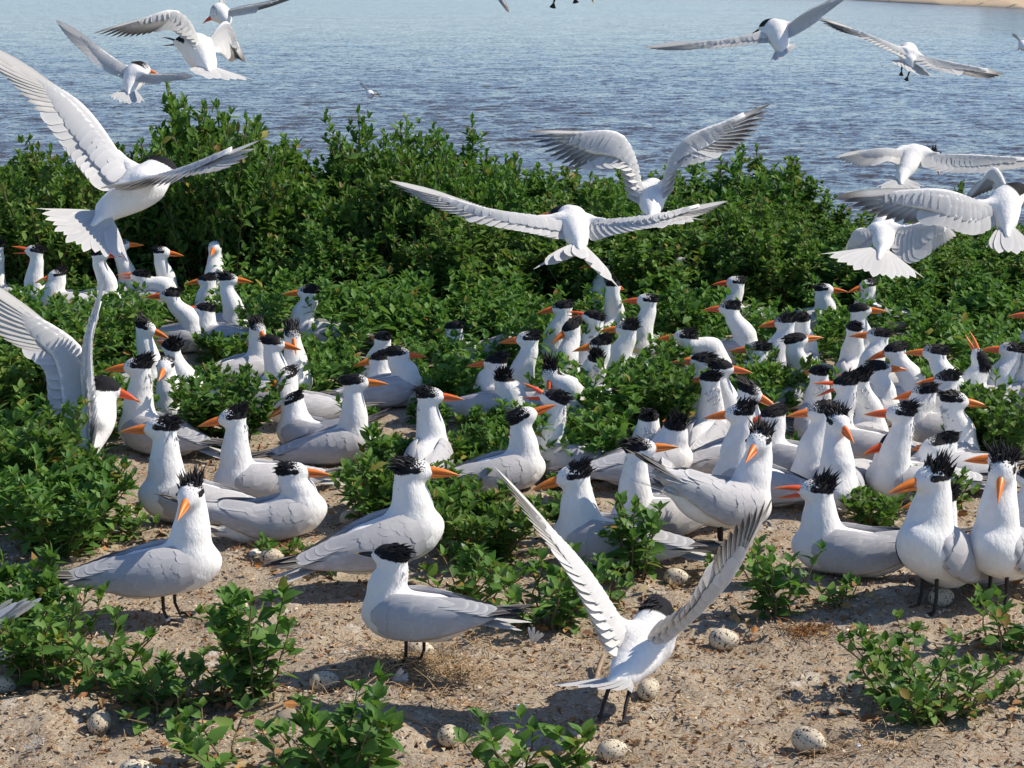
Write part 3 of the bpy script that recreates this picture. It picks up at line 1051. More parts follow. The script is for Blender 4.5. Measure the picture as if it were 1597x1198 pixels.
def tern(label, hx, hy, z, yaw, hyaw=None, hp=0, S=0.99, stand=False, gape=5, red=0.25, fore=0.7, crest=0.6, off=0.075, side=0.0,
         pitch=None, tailup=0.0, black=False, species="royal_tern", ring=False, pale=False):
    """a perched bird whose head centre shows at (hx, hy) and is z metres above the sand"""
    g = np.random.default_rng(int(hx * 7 + hy * 13) % 100000)
    if not stand: z *= 0.93
    hw = onz(hx, hy, z)
    depth = float((hw - CC) @ CF)
    ya = R(yaw); hya = R(yaw if hyaw is None else hyaw)
    fw = np.array([math.cos(ya), math.sin(ya), 0]); lf = np.array([-fw[1], fw[0], 0])
    bw = hw - fw * off * S - lf * side * S
    g0 = float(gz(bw[0], bw[1]))
    base = np.array([bw[0], bw[1], g0])
    BASES.append((base[0], base[1]))
    root = thing(species, label, "bird", base, ya, GROUP_SIT)
    far = depth > 7.2
    # local frame, body forward = +x
    ca, sa = math.cos(-ya), math.sin(-ya)
    dl = hw - base
    hpos = np.array([dl[0] * ca - dl[1] * sa, dl[0] * sa + dl[1] * ca, dl[2]])
    ry = hya - ya
    hpr = R(hp)
    hd = np.array([math.cos(hpr) * math.cos(ry), math.cos(hpr) * math.sin(ry), math.sin(hpr)])
    hl = np.array([-math.sin(ry), math.cos(ry), 0])
    hu = np.cross(hd, hl)
    fr = np.stack([hd, hl, hu])
    zc = (0.118 if stand else 0.055) * S
    pt = R(pitch if pitch is not None else (14 if stand else 7))
    bf = np.array([math.cos(pt), 0, math.sin(pt)]); bu = np.array([-math.sin(pt), 0, math.cos(pt)]); bl = np.array([0, 1.0, 0])
    def B(x, y, zz): return np.array([0, 0, zc]) + S * (x * bf + y * bl + zz * bu)
    axes = np.stack([bf, bl, bu])
    prims = [('ell', B(-0.005, 0, 0), axes, np.array([.130, .058, .057]) * S, 0.01),
             ('cone', B(.055, 0, .006), B(.062, 0, .012), .052 * S, .049 * S, .03 * S),
             ('cone', B(-.07, 0, .004), B(-.175, 0, .016), .040 * S, .012 * S, .03 * S)]
    n0 = B(.060, 0, .043)
    n1 = hpos - S * (hd * 0.013 + np.array([0, 0, 0.013]))
    dist = np.linalg.norm(n1 - n0)
    c0 = n0 + np.array([0.010, 0, 0.45 * dist]); c1 = n1 - np.array([0, 0, 0.40 * dist])
    ts = np.linspace(0, 1, 6)
    pts = [(1 - t) ** 3 * n0 + 3 * (1 - t) ** 2 * t * c0 + 3 * (1 - t) * t * t * c1 + t ** 3 * n1 for t in ts]
    rad = np.interp(ts, [0, .35, .7, 1], [.0475, .0355, .0270, .0252]) * S
    for k in range(5):
        prims.append(('cone', pts[k], pts[k + 1], rad[k], rad[k + 1], .018 * S))
    prims.append(('ell', hpos, fr, np.array([.0380, .0285, .0290]) * S, .012 * S))
    prims.append(('cone', hpos + S * (hd * .012 - hu * .002), hpos + S * (hd * .036 - hu * .003), .023 * S, .0095 * S, .010 * S))
    # the raised feathers at the back of the head
    prims.append(('cone', hpos + S * (-hd * .020 + hu * .006), hpos + S * (-hd * .042 + hu * (.002 + .016 * crest)), .021 * S, .009 * S, .012 * S))
    body_object(root, prims, (0.0062 if depth < 5.6 else 0.0078 if depth < 7.5 else 0.0100) * S, hpos, fr, S, fore, g)
    head_parts(root, hpos, fr, S, gape, red, black, crest, g, far)
    if depth < 6.6:
        parts = []
        for k in range(64):
            t = 0.42 + 0.58 * g.random()
            c = np.array([np.interp(t, ts, np.array(pts)[:, q]) for q in range(3)]); rr = float(np.interp(t, ts, rad))
            a = ry + math.pi + g.normal(0, .55)
            dv = np.array([math.cos(a), math.sin(a), 0])
            b = c + dv * rr * 0.90
            d = dv * (0.45 + .2 * g.random()) - np.array([0, 0, 0.85]); d /= np.linalg.norm(d)
            ln = (0.010 + 0.011 * g.random()) * S
            sdv = np.cross(d, dv); sdv /= np.linalg.norm(sdv) + 1e-9
            w = 0.0042 * S
            nv_ = np.cross(sdv, d) * 0.0012
            m1 = b + d * ln * .55
            tp = b + d * ln + dv * .002
            V = np.array([b + sdv * w, b + nv_, b - sdv * w, b - nv_, m1 + sdv * w, m1 + nv_, m1 - sdv * w, m1 - nv_, tp, tp, tp, tp])
            i = np.arange(12).reshape(3, 4); j = np.roll(i, -1, axis=1)
            parts.append((V, np.stack([i[:-1], j[:-1], j[1:], i[1:]], -1).reshape(-1, 4)))
        V, F = merge(parts)
        link("nape_feathers", mesh_np("nape_feathers", V, F, [M_FWHITE], {"u": np.zeros(len(V)), "v": np.zeros(len(V))}), root)
    # folded wings, primaries, tail
    for s in (1, -1):
        prof = [(0.089, .034, .010, .006, .20), (0.086, .039, .011, .018, .20), (0.078, .045, .012, .031, .21), (0.062, .0525, .012, .043, .23), (0.030, .0600, .014, .052, .28), (-0.02, .0625, .016, .053, .32),
                (-.075, .053, .019, .045, .36), (-.125, .036, .022, .033, .42), (-.170, .024, .026, .021, .5), (-.205, .015, .030, .008, .5)]
        V = []
        m = 12
        for x, y, zz, hh, inc in prof:
            ang = R(90) * inc * 0.9
            upv = np.array([0, -math.sin(ang) * 0.55, math.cos(ang)]); upv /= np.linalg.norm(upv)
            nv = np.array([0, upv[2], -upv[1]])
            th = 0.0100 * min(1.0, hh / .034) + 0.0012
            for k in range(m):
                a = 2 * math.pi * k / m
                cc, ss = math.cos(a), math.sin(a)
                q = np.array([x, y, zz]) + upv * hh * cc + nv * (th * ss - 0.30 * hh * cc * cc)
                q[1] *= s
                V.append(B(q[0] + (-0.012 if cc < -0.5 else 0), q[1], q[2] + tailup * max(0, -x - .05)))
        i = np.arange(len(prof) * m).reshape(len(prof), m); j = np.roll(i, -1, axis=1)
        F = np.stack([i[:-1], j[:-1], j[1:], i[1:]], -1).reshape(-1, 4)
        c0_, c1_ = i[0], i[-1]
        caps = np.array([[c0_[k], c0_[k + 1], c0_[m - 2 - k], c0_[m - 1 - k]] for k in range(m // 2 - 1)] + [[c1_[k], c1_[k + 1], c1_[m - 2 - k], c1_[m - 1 - k]] for k in range(m // 2 - 1)])
        if s < 0: F = F[:, ::-1]
        w = link("wing", mesh_np("wing", np.array(V), [F, caps], [M_WING]), root)
        if depth < 6.4:
            pr = np.array(prof)[::-1]
            def surf(x, a, lift):
                y, zz, hh, inc = (float(np.interp(x, pr[:, 0], pr[:, c])) for c in (1, 2, 3, 4))
                ang = R(90) * inc * 0.9
                up_ = np.array([0, -math.sin(ang) * 0.55, math.cos(ang)]); up_ /= np.linalg.norm(up_)
                nv = np.array([0, up_[2], -up_[1]])
                cc, ss = math.cos(a), math.sin(a)
                q = np.array([x, y, zz]) + up_ * hh * cc + nv * ((0.0112 * min(1, hh / .034) + lift) * ss - 0.30 * hh * cc * cc)
                return q, nv
            cv, cf_, cu, cw = [], [], [], []
            for r_i, x0 in enumerate((.060, .040, .018, -.006, -.032, -.060)):
                for ai in range(7):
                    a = R(14 + 21.5 * ai + (10 if r_i % 2 else 0) + g.normal(0, 4))
                    L = (.034 + .006 * r_i) * g.uniform(.82, 1.25)
                    base = len(cv)
                    for (fx, wf) in ((0, .8), (.45, 1.0), (.75, .95), (.90, .7), (1.0, .15)):
                        for sd_, vv_ in ((-1, -1), (0, 0), (1, 1)):
                            q, nv = surf(x0 - L * fx, a + sd_ * wf * R(15.5), 0.0006 + .0009 * fx + (.0003 if sd_ == 0 else 0))
                            q[1] *= s
                            cv.append(B(q[0], q[1], q[2] + tailup * max(0, -q[0] - .05))); cu.append(fx * .95); cw.append(vv_)
                    for r_ in range(4):
                        o_ = base + 3 * r_
                        cf_ += [(o_, o_ + 1, o_ + 4, o_ + 3), (o_ + 1, o_ + 2, o_ + 5, o_ + 4)]
            co = link("covert_feathers", mesh_np("covert_feathers", np.array(cv), np.array(cf_), [M_FCOV], {"u": cu, "v": cw}, smooth=True), w)
            co['kind'] = 'stuff'
        np_ = 4 if depth < 6.3 else 2
        for k in range(np_):
            tt = k / max(1, np_ - 1)
            a = B(-.10 - .012 * k, (.034 - .004 * k) * s, .020 + .002 * k + tailup * .05)
            b = B(-.255 - .045 * tt + g.normal(0, .006), (.012 - .022 * tt + g.normal(0, .005)) * s, .034 + .005 * k + g.normal(0, .004) + tailup * .22)
            place_feather('sec' if pale else 'dark', a, b, 0.021 * S, B(0, .4 * s, 1) - B(0, 0, 0), w, "primary_feather", 0.012)
        if depth < 6.3:
            for k in range(4):
                a = B(-.035 - .022 * k, (.046 - .006 * k) * s, .050 - .003 * k)
                b = B(-.150 - .022 * k, (.020 - .002 * k) * s, .046 - .004 * k + tailup * .1)
                place_feather('grey', a, b, 0.036 * S, B(0, .65 * s, 1) - B(0, 0, 0), w, "tertial_feather", 0.015)
    nt = 6 if depth < 6.3 else 4
    for k in range(nt):
        f = (k / (nt - 1)) * 2 - 1
        a = B(-.13, f * .012, .004)
        b = B(-.235 - .045 * abs(f), f * .030, .006 - .004 * abs(f) + tailup * .12)
        place_feather('tail', a, b, 0.020 * S, bu, root, "tail_feather", 0.01)
    if stand:
        for s in (1, -1):
            hip = B(-0.004 + 0.012 * s, 0.022 * s, -.050)
            ft = np.array([hip[0] + 0.012 * S, hip[1] * 1.1, 0.004])
            leg_parts(root, hip, ft, S, (1, 0, 0), ring and s < 0)
    return root


# ------------------------------------------------------------------ birds in flight
def curve_pts(pts, n):
    """Catmull-Rom through pts, n samples by length"""
    p = np.array(pts, float)
    if len(p) == 2: return np.linspace(p[0], p[1], n)
    e = np.concatenate([[2 * p[0] - p[1]], p, [2 * p[-1] - p[-2]]])
    out = []
    for k in range(len(p) - 1):
        a, b, c, d = e[k:k + 4]
        for t in np.linspace(0, 1, 16, endpoint=False):
            out.append(0.5 * ((2 * b) + (c - a) * t + (2 * a - 5 * b + 4 * c - d) * t * t + (3 * b - a - 3 * c + d) * t ** 3))
    out.append(p[-1]); out = np.array(out)
    s = np.concatenate([[0], np.cumsum(np.linalg.norm(np.diff(out, axis=0), axis=1))])
    q = np.linspace(0, s[-1], n)
    return np.stack([np.interp(q, s, out[:, c]) for c in range(3)], -1)


def spread_wing(root, S0, W, T, trail, S, nsec=11, nprim=10, dark='prim', cover=M_WINGP, grey=False, cov=0.50):
    """arm S0 -> W (wrist) -> T (tip) and the trailing edge from the body to the tip, all in the root's frame"""
    S0, W, T = map(np.array, (S0, W, T))
    n = nsec + nprim
    tr = curve_pts(list(trail) + [T], n + 1)
    lead = curve_pts([S0, W, W * 0.45 + T * 0.55, T], 60)
    chord = tr[len(tr) // 3] - (S0 + W) / 2
    nrm = np.cross(T - S0, chord); nrm /= np.linalg.norm(nrm) + 1e-9
    wing = None
    # covert-clad arm: a cambered lens along the leading edge
    ns, m = 16, 10
    V = []
    for k in range(ns):
        t = k / (ns - 1) * 0.80
        a = lead[int(t * 59)]
        b = tr[min(n, int(t * n))]
        c = b - a
        L = np.linalg.norm(c)
        cf = (cov + .14) * (1 - 0.60 * max(0, (t - .40) / .40))
        th = 0.0085 * S * (1 - 0.75 * t)
        e = c / (L + 1e-9)
        for q in range(m):
            an = 2 * math.pi * q / m
            x = (1 - math.cos(an)) / 2
            zz = math.sin(an) * th * (1.25 - x) + 0.10 * L * cf * math.sin(math.pi * min(1, x * 0.9))
            V.append(a + e * (x * L * cf - 0.003) + nrm * zz)
    i = np.arange(ns * m).reshape(ns, m); j = np.roll(i, -1, axis=1)
    F = np.stack([i[:-1], j[:-1], j[1:], i[1:]], -1).reshape(-1, 4)
    caps = []
    for row in (i[0], i[-1]):
        caps += [[row[k], row[k + 1], row[m - 2 - k], row[m - 1 - k]] for k in range(m // 2 - 1)]
    wing = link("wing", mesh_np("wing", np.array(V), [F, np.array(caps)], [cover]), root)
    # two rows of covert feathers lying over the quills
    bl = np.array(ROUND); cv, cf_, cu, cw, off = [], [], [], [], 0
    for row, (f0, f1, nn_) in enumerate(((0.22, 0.66, 20), (0.06, 0.42, 22))):
        for q in range(nn_):
            t = 0.015 + (q + .5) / nn_ * 0.70
            a = lead[int(t * 59)]; b = tr[min(n, int(t * n))]
            c = b - a
            sh = 1 - 0.5 * max(0, (t - .4) / .35)
            p0 = a + c * f0 * sh; p1 = a + c * (f1 * sh + 0.02 * math.sin(q * 2.1))
            d = p1 - p0; L = np.linalg.norm(d); d /= L
            y = np.cross(nrm, d); y /= np.linalg.norm(y); z = np.cross(d, y)
            wd = np.linalg.norm(lead[min(59, int(t * 59) + 3)] - lead[int(t * 59)]) * 0.55 + 0.016 * S
            for side in (1, -1):
                lift = 0.10 * L * 1.3
                base = len(cv)
                for x, w in bl:
                    for yy, vv_ in ((-.5, -1), (0, 0), (.5, 1)):
                        hz = (0.0105 * S * (1 - .75 * t) * (1 - .8 * x) + 0.0005 * (row + 1)) * side + 0.085 * np.linalg.norm(c) * (cov + .14) * math.sin(math.pi * min(1, (f0 + (f1 - f0) * x) / (cov + .14) * .9)) * sh
                        cv.append(p0 + d * L * x + y * (yy * w * wd) + z * hz); cu.append(x * .5); cw.append(vv_ * .6)
                for r_ in range(len(bl) - 1):
                    o_ = base + 3 * r_
                    cf_ += [(o_, o_ + 1, o_ + 4, o_ + 3), (o_ + 1, o_ + 2, o_ + 5, o_ + 4)]
    co = link("covert_feathers", mesh_np("covert_feathers", np.array(cv), np.array(cf_), [M_FWHITE], {"u": cu, "v": cw}, smooth=True), wing)
    co['kind'] = 'stuff'
    for k in range(n):
        v = (k + 0.5) / n
        vs = nsec / n
        if v < vs:
            r0 = S0 + (W - S0) * (v / vs * 1.0)
            li = min(59, int(v * 0.80 * 59))
            r0 = r0 * 0.4 + lead[li] * 0.6
            tip = tr[k] * 0.5 + tr[k + 1] * 0.5
            r0 = r0 + (tip - r0) * 0.12
            wd = np.linalg.norm(tr[k + 1] - tr[k]) * 1.5 + 0.022 * S
            kind = 'secg' if grey else 'sec'
            nm = "secondary_feather"
        else:
            f = (v - vs) / (1 - vs)
            r0 = W + (T - W) * 0.34 * f
            tip = tr[k] * 0.4 + tr[k + 1] * 0.6
            wd = 0.030 * S * (1 - 0.25 * f) + 0.35 * np.linalg.norm(tr[k + 1] - tr[k])
            kind, nm = dark, "primary_feather"
        o = nrm * (0.0006 * (k - n / 2))
        tw = np.array(nrm) + 0.07 * (np.cross(tip - r0, nrm) / (np.linalg.norm(tip - r0) + 1e-9))
        place_feather(kind, r0 + o, tip + o, wd, tw, wing, nm, 0.012)
    return wing


def flyer(label, depth, chest, rump, head, bill, tail, wings, S=1.1, gape=0, red=0.3, fore=0.6, crest=0.25, black=False, species="royal_tern", up=None,
          ntail=10, feet=None, dark='prim', grey=False, fork=0.0, headup=(0, 0, 1), stand=None, group="terns in flight over the colony", vox=0.0066):
    """points are (px, py, metres further than depth); tail = (left tip, middle tip, right tip)"""
    def Q(p): return P(p[0], p[1], depth + (p[2] if len(p) > 2 else 0))
    org = Q(chest) if stand is None else onz(*stand)
    if stand is not None: org[2] = float(gz(org[0], org[1]))
    g = np.random.default_rng(int(chest[0] * 3 + chest[1]))
    root = thing(species, label, "bird", org, 0.0, group)
    L = lambda p: Q(p) - org
    ch, ru, hd_ = L(chest), L(rump), L(head)
    bd = L(bill) - hd_; bd /= np.linalg.norm(bd)
    hu0 = np.array(headup, float)
    hl = np.cross(hu0, bd); hl /= np.linalg.norm(hl); hu = np.cross(bd, hl)
    fr = np.stack([bd, hl, hu])
    ax = ch - ru; bl_ = np.linalg.norm(ax); ax /= bl_
    sd_ = np.cross(np.array([0, 0, 1.0]) if up is None else np.array(up, float), ax); sd_ /= np.linalg.norm(sd_)
    ub = np.cross(ax, sd_)
    axes = np.stack([ax, sd_, ub])
    mid = (ch * 0.58 + ru * 0.42)
    prims = [('ell', mid, axes, np.array([max(.070 * S, bl_ * 0.56), .041 * S, .039 * S]), 0.01),
             ('cone', ch - ax * .01, ch + ax * .008, .039 * S, .038 * S, .03 * S),
             ('cone', mid, ru, .033 * S, .018 * S, .03 * S),
             ('cone', ru, ru + (L(tail[1]) - ru) * .42, .019 * S, .007 * S, .03 * S)]
    for w in wings:
        a0 = L(w['s']); a1 = a0 + (L(w['w']) - a0) * .30
        prims.append(('cone', ch * .75 + ru * .25, a0, .030 * S, .022 * S, .025 * S))
        prims.append(('cone', a0, a1, .020 * S, .008 * S, .02 * S))
    nb = hd_ - bd * .012 * S
    prims += [('cone', ch + ax * .01, (ch + nb) / 2 + ax * .008, .042 * S, .034 * S, .03 * S),
              ('cone', (ch + nb) / 2 + ax * .008, nb, .034 * S, .030 * S, .025 * S),
              ('ell', hd_, fr, np.array([.038, .0295, .029]) * S, .012 * S),
              ('cone', hd_ + S * (bd * .012 - hu * .002), hd_ + S * (bd * .036 - hu * .003), .023 * S, .0095 * S, .010 * S)]
    body_object(root, prims, vox * S, hd_, fr, S, fore, g)
    head_parts(root, hd_, fr, S, gape, red, black, crest, g, False)
    # tail fan
    tl, tm, tr_ = (L(p) for p in tail)
    tips = curve_pts([tl, tm, tr_], ntail)
    for k in range(ntail):
        f = (k / (ntail - 1)) * 2 - 1
        b = tips[k]
        a = ru + (tips[k] - ru) * 0.04 + sd_ * (-f) * .006 * S
        out = abs(f) > 0.85
        wl = np.linalg.norm(tips[min(k + 1, ntail - 1)] - tips[max(k - 1, 0)]) / 2
        nn = np.cross(tr_ - tl, tm - ru); nn /= np.linalg.norm(nn) + 1e-9
        e = b - ru
        place_feather('stream' if out else 'tail', a + nn * .0012 * abs(f) * 5, ru + e * (1.0 - (0.10 * (1 - abs(f)) if k % 2 else 0)), (0.020 * S if out else max(.018 * S, wl * 1.45)), nn, root, "tail_feather", 0.01)
    for w in wings:
        spread_wing(root, L(w['s']), L(w['w']), L(w['t']), [L(q) for q in w['trail']], S, dark=w.get('dark', dark), cover=w.get('cover', M_WINGP), grey=grey,
                    nsec=w.get('nsec', 11), nprim=w.get('nprim', 10), cov=w.get('cov', .5))
    for ft in (feet or []):
        hip, foot = L(ft[0]), L(ft[1])
        if stand is not None:
            foot[2] = float(gz(org[0] + foot[0], org[1] + foot[1])) - org[2] + 0.004
            fv = np.array([ax[0], ax[1], 0]); fv /= np.linalg.norm(fv)
            leg_parts(root, hip, foot, S, fv)
        else:
            V, F = tube([hip, (hip + foot) / 2, foot], .005 * S, .0042 * S, 6)
            l = link("leg", mesh_np("leg", V, F, [M_LEG]), root)
            d = foot - hip; d /= np.linalg.norm(d); s = np.cross(d, CF); s /= np.linalg.norm(s)
            VV = np.array([foot, foot + d * .03 * S + s * .013 * S, foot + d * .034 * S, foot + d * .03 * S - s * .013 * S, foot - CF * .005 * S])
            link("foot", mesh_np("foot", VV, np.array([(0, 1, 2), (0, 2, 3), (4, 2, 1), (4, 3, 2), (0, 4, 1), (0, 3, 4)]), [M_LEG], smooth=False), l)
    return root


# ------------------------------------------------------------------ the birds on the ground (front to back)
T = tern
# front and middle, left
T("ringed tern standing side-on and facing the camera, black crest raised, at left front", 297, 772, .300, 8, -98, -14, stand=True, crest=.95, fore=1, red=.12, off=.060, pitch=9, ring=True, S=1.04)
T("tern facing left with a long straight bill and slim stretched neck, behind the ringed tern", 250, 668, .300, 195, 183, 0, crest=.30, fore=.9, red=.25, off=.06, S=1.08, pitch=16)
T("tern facing left with drooped bill and bushy black crest, right of the straight-billed tern", 362, 652, .262, 205, 188, -8, crest=.75, fore=.8, red=.3, off=.065)
T("short-necked tern facing right with a flat cap, sitting behind the ringed tern", 458, 737, .205, 12, 2, 0, crest=.12, fore=.85, red=.3, off=.035, tailup=.5, pitch=14)
T("tern facing right with smooth crest standing behind the black-billed tern", 645, 735, .290, 22, 2, -1, crest=.35, fore=.75, red=.22, off=.055, stand=True, S=1.12)
T("slim black-billed tern with ragged black crest walking left in front", 608, 868, .250, 158, 160, 4, S=0.95, crest=.35, fore=0, black=True, stand=True, species="sandwich_tern", off=.055, pitch=-2)
T("tern sitting in profile facing right, grey back long, left of the middle", 556, 597, .258, 4, 0, 2, crest=.10, fore=.5, red=.05, off=.062, pitch=14)
T("tern seen from behind with its head turned right and red bill, middle of the photo", 672, 618, .262, 84, -2, -1, crest=.35, fore=.7, red=.6, off=.055)
T("tern facing right with bill lifted, sitting left of the calling pair in the middle", 818, 650, .235, 20, 8, 24, crest=.30, fore=.85, red=.4, off=.06)
T("red-billed tern calling to the left with open bill, tucked behind its neighbour", 862, 622, .265, 165, 176, 18, gape=42, crest=.4, fore=.35, red=.95, off=.05)
T("tern sitting with a long drooping orange bill, facing left in the front middle", 893, 744, .245, 168, 186, -12, crest=.55, fore=.95, red=.15, off=.075, pitch=6, S=1.09)
T("tern facing right with thick black crest behind the long-billed tern", 1000, 700, .275, 205, 4, 6, crest=.40, fore=.6, red=.10, off=.04)
T("tern with large grey flank facing right, its raised crest and face turned towards the camera", 1183, 690, .285, 28, -115, -12, crest=.85, fore=.9, red=.35, off=.09, stand=True, pitch=-13, tailup=.22, S=1.09)
T("white-necked tern looking left with spiky crest behind the grey-flanked tern", 1152, 645, .300, 150, 178, -4, crest=.75, fore=.8, red=.3, off=.05)
T("calling tern with wide open red bill and spiky crest, right front", 1272, 765, .250, 172, 180, 0, gape=24, crest=.9, fore=.75, red=.85, off=.072, S=1.04, tailup=.25)
T("standing tern with bulky white breast and short spiked crest, right front", 1452, 747, .325, 228, 200, -8, crest=.95, fore=1, red=.2, off=.035, stand=True, gape=7, S=1.15, pitch=30)
T("standing tern at the right edge with fuzzy crest and bill pointed down", 1563, 733, .335, 236, 252, -26, crest=.95, fore=1, red=.25, off=.03, stand=True, gape=7, S=1.09, pitch=22)
T("tern hidden behind the bulky standing tern, only nape and bill tip showing", 1466, 779, .225, 165, 187, -6, crest=.5, fore=.5, red=.15, off=.06)
T("tern behind the right-edge standing tern, orange bill tip pointing left", 1562, 716, .270, 180, 182, 2, crest=.2, fore=.4, red=.25, off=.06)
T("white-backed tern cut off by the right edge beside the fuzzy-crested tern", 1608, 745, .23, 150, 150, 0, crest=.4, fore=.3, red=.3, off=.05)
T("slender tern facing the camera with short stubby bill, middle of the right group", 1308, 660, .290, 262, 285, -14, crest=.95, fore=1, red=.5, off=.03, S=1.06)
T("tern facing left before the right crowd with long red bill and tilted crest", 1403, 645, .290, 195, 177, 2, crest=.6, fore=.85, red=.75, off=.045)
T("tern looking left with short orange bill beside the slender stubby-billed tern", 1277, 642, .285, 210, 196, 0, crest=.40, fore=.55, red=.35, off=.035)
T("low tern under the long red-billed tern's neck, its own red bill just showing", 1392, 690, .19, 185, 196, -14, crest=.1, fore=.1, red=.85, off=.05)
T("tern facing right with streaked thin crest, right of the long red-billed tern", 1490, 625, .275, 40, 2, -6, crest=.25, fore=.75, red=.25, off=.02)
T("tern seen from behind with white nape left of the slender stubby-billed tern", 1204, 648, .235, 160, 195, -12, crest=.15, fore=.2, red=.85, off=.05)
T("tern bowing right with speckled crest behind the white-necked spiky tern", 1170, 612, .262, 25, -15, -24, crest=.45, fore=.6, red=.35, off=.05)
T("tern with its back turned, black nape and white collar, left of the tail-raised tern", 1012, 652, .215, 95, 80, -4, crest=.35, fore=0, red=.3, off=.04, S=1.0)
T("preening tern facing away with upswept crest, right of the black-naped tern", 1052, 664, .205, 20, 105, 0, crest=.95, fore=0, red=.3, off=.07, S=1.05)
# left group behind
T("large tern facing left with bushy crest, behind the wing-raising tern", 214, 572, .285, 150, 181, -2, crest=.65, fore=.75, red=.3, off=.055, S=1.09)
T("small-headed tern staring at the camera between two crested terns at left", 258, 572, .22, 300, 266, -12, crest=.1, fore=1, red=.15, off=.03, S=1.0)
T("tern with its back turned and tall spread crest, above the staring tern", 266, 541, .265, 340, 130, 8, crest=.95, fore=0, red=.4, off=-.02)
T("tern looking right under the spread-crested one, speckled cap, at left", 228, 512, .25, 20, -12, -18, crest=.7, fore=.7, red=.35, off=.05)
T("red-billed tern facing left with slim body and long grey wings, left crowd", 264, 461, .262, -8, 182, 0, crest=.45, fore=.55, red=.8, off=-.035)
T("tern with bill open reaching left low in the leaves, left crowd", 217, 430, .19, 0, 178, 2, gape=16, crest=.25, fore=.3, red=.5, off=-.07)
T("upright tern facing right with white brow behind the low reaching tern", 253, 394, .285, 60, -2, -4, crest=.2, fore=.9, red=.35, off=.03)
T("upright tern facing the camera at the foot of the thicket, left", 335, 386, .300, 270, 268, -8, crest=.2, fore=1, red=.35, off=.02, S=1.08)
T("tern facing right with full black crest in front of the camera-facing tern", 357, 436, .285, 320, 0, -2, crest=.65, fore=.5, red=.3, off=.03)
T("tern bent left with orange bill half hidden in the left crowd", 322, 437, .215, 175, 187, -6, crest=.3, fore=.2, red=.15, off=.05)
T("tern calling left with thin open red bill, low between leaves", 318, 483, .20, 178, 180, 4, gape=20, crest=.2, fore=.3, red=.95, off=.06)
T("speckle-headed tern half hidden by leaves right of the long-winged tern", 402, 512, .22, 30, -60, -22, crest=.75, fore=.6, red=.3, off=.05)
T("tern facing right with thick orange bill among the leaves at left centre", 428, 536, .232, 10, -4, -8, crest=.1, fore=.4, red=.3, off=.05)
T("tern looking down at the camera with speckled crest behind the thick-billed tern", 456, 520, .245, 300, 285, -35, crest=.5, fore=.55, red=.25, off=.03)
T("lone upright tern facing left with a white neck standing clear of the leaves", 480, 456, .270, 175, 181, -1, crest=.25, fore=.55, red=.25, off=.03, S=1.05)
T("white tern lying deep in the leaves below the left crowd, head hidden", 446, 588, .17, 200, 220, -20, crest=.2, fore=1, red=.3, off=.05)
T("tern nestled in leaves left of centre with its tail feathers spread, head bowed", 455, 628, .15, 150, 170, -30, crest=.1, fore=1, red=.3, off=.07, tailup=.5)
T("tern calling with open red bill at the far left edge of the colony", 53, 392, .31, 190, 184, 8, gape=30, crest=.3, fore=.8, red=.9, off=.05)
T("white-faced tern peering left over leaves at the left", 88, 430, .21, 200, 200, -12, crest=.5, fore=1, red=.6, off=.04)
T("tern cut off by the left edge beside the calling red bill", -8, 384, .32, 170, 180, 0, crest=.3, fore=.5, red=.4, off=.05)
T("tern behind the hovering tern's tail with only its bill pointing right", 190, 382, .31, 30, -2, 4, crest=.1, fore=.5, red=.2, off=.03)
T("red-billed tern half covered by the hovering tern's tail, left", 157, 397, .30, 20, -2, 0, crest=.1, fore=.4, red=.9, off=.03)
# middle, behind
T("tern lying low in the leaves with dark cap, bill pointing left", 592, 560, .165, 170, 187, -10, crest=.35, fore=.25, red=.2, off=.06)
T("tern peeking right above the low dark-capped tern", 622, 553, .20, 10, -2, 0, crest=.2, fore=.5, red=.5, off=.03)
T("upright tern facing left with white neck left of the black-crested crowd", 822, 529, .272, 190, 181, -3, crest=.25, fore=.85, red=.4, off=.035)
T("tern crouched facing left with shaggy black nape, beside the upright white neck", 772, 565, .205, 150, 184, -3, crest=.5, fore=.15, red=.35, off=.03, tailup=.3)
T("tern with back turned and a black tuft, crouched before the upright white neck", 784, 592, .185, 330, 100, -8, crest=.95, fore=0, red=.3, off=.02)
T("speckle-faced tern looking down with tall black crest in the middle", 858, 580, .215, 340, 262, -50, crest=1.0, fore=.85, red=.75, off=-.03)
T("tern facing left with smooth dark cap, upper middle of the colony", 876, 480, .262, 200, 186, -8, crest=.12, fore=.3, red=.6, off=.03)
T("red-billed tern facing left with open bill and long dark nape, upper middle", 924, 495, .250, 180, 172, 12, gape=14, crest=.2, fore=.15, red=.95, off=.05)
T("tern facing away left with black nape stripe, in front of the upper middle terns", 890, 512, .235, 240, 215, -25, crest=.2, fore=0, red=.35, off=.02)
T("tern facing left with upswept wispy crest, middle of the crowd", 976, 513, .245, 190, 182, 0, crest=.75, fore=.6, red=.25, off=.03)
T("tern facing left with long orange bill below the wispy-crested tern", 935, 537, .235, 170, 189, -9, crest=.45, fore=.25, red=.15, off=.03)
T("tern facing left with neat white forehead and red bill, right of the upper middle terns", 1008, 469, .270, 220, 178, 2, crest=.15, fore=.95, red=.75, off=.03)
T("tern seen from behind with black crest and white nape, in front of the tall bush", 930, 560, .23, 90, 95, 0, crest=.85, fore=0, red=.3, off=.02)
T("tern with its back turned under the forked tail of the hovering tern", 957, 446, .275, 80, 60, -12, crest=.55, fore=0, red=.75, off=.02)
T("tern facing left half hidden behind the hovering tern's forked tail", 938, 413, .285, 180, 182, -4, crest=.3, fore=.3, red=.75, off=.04)
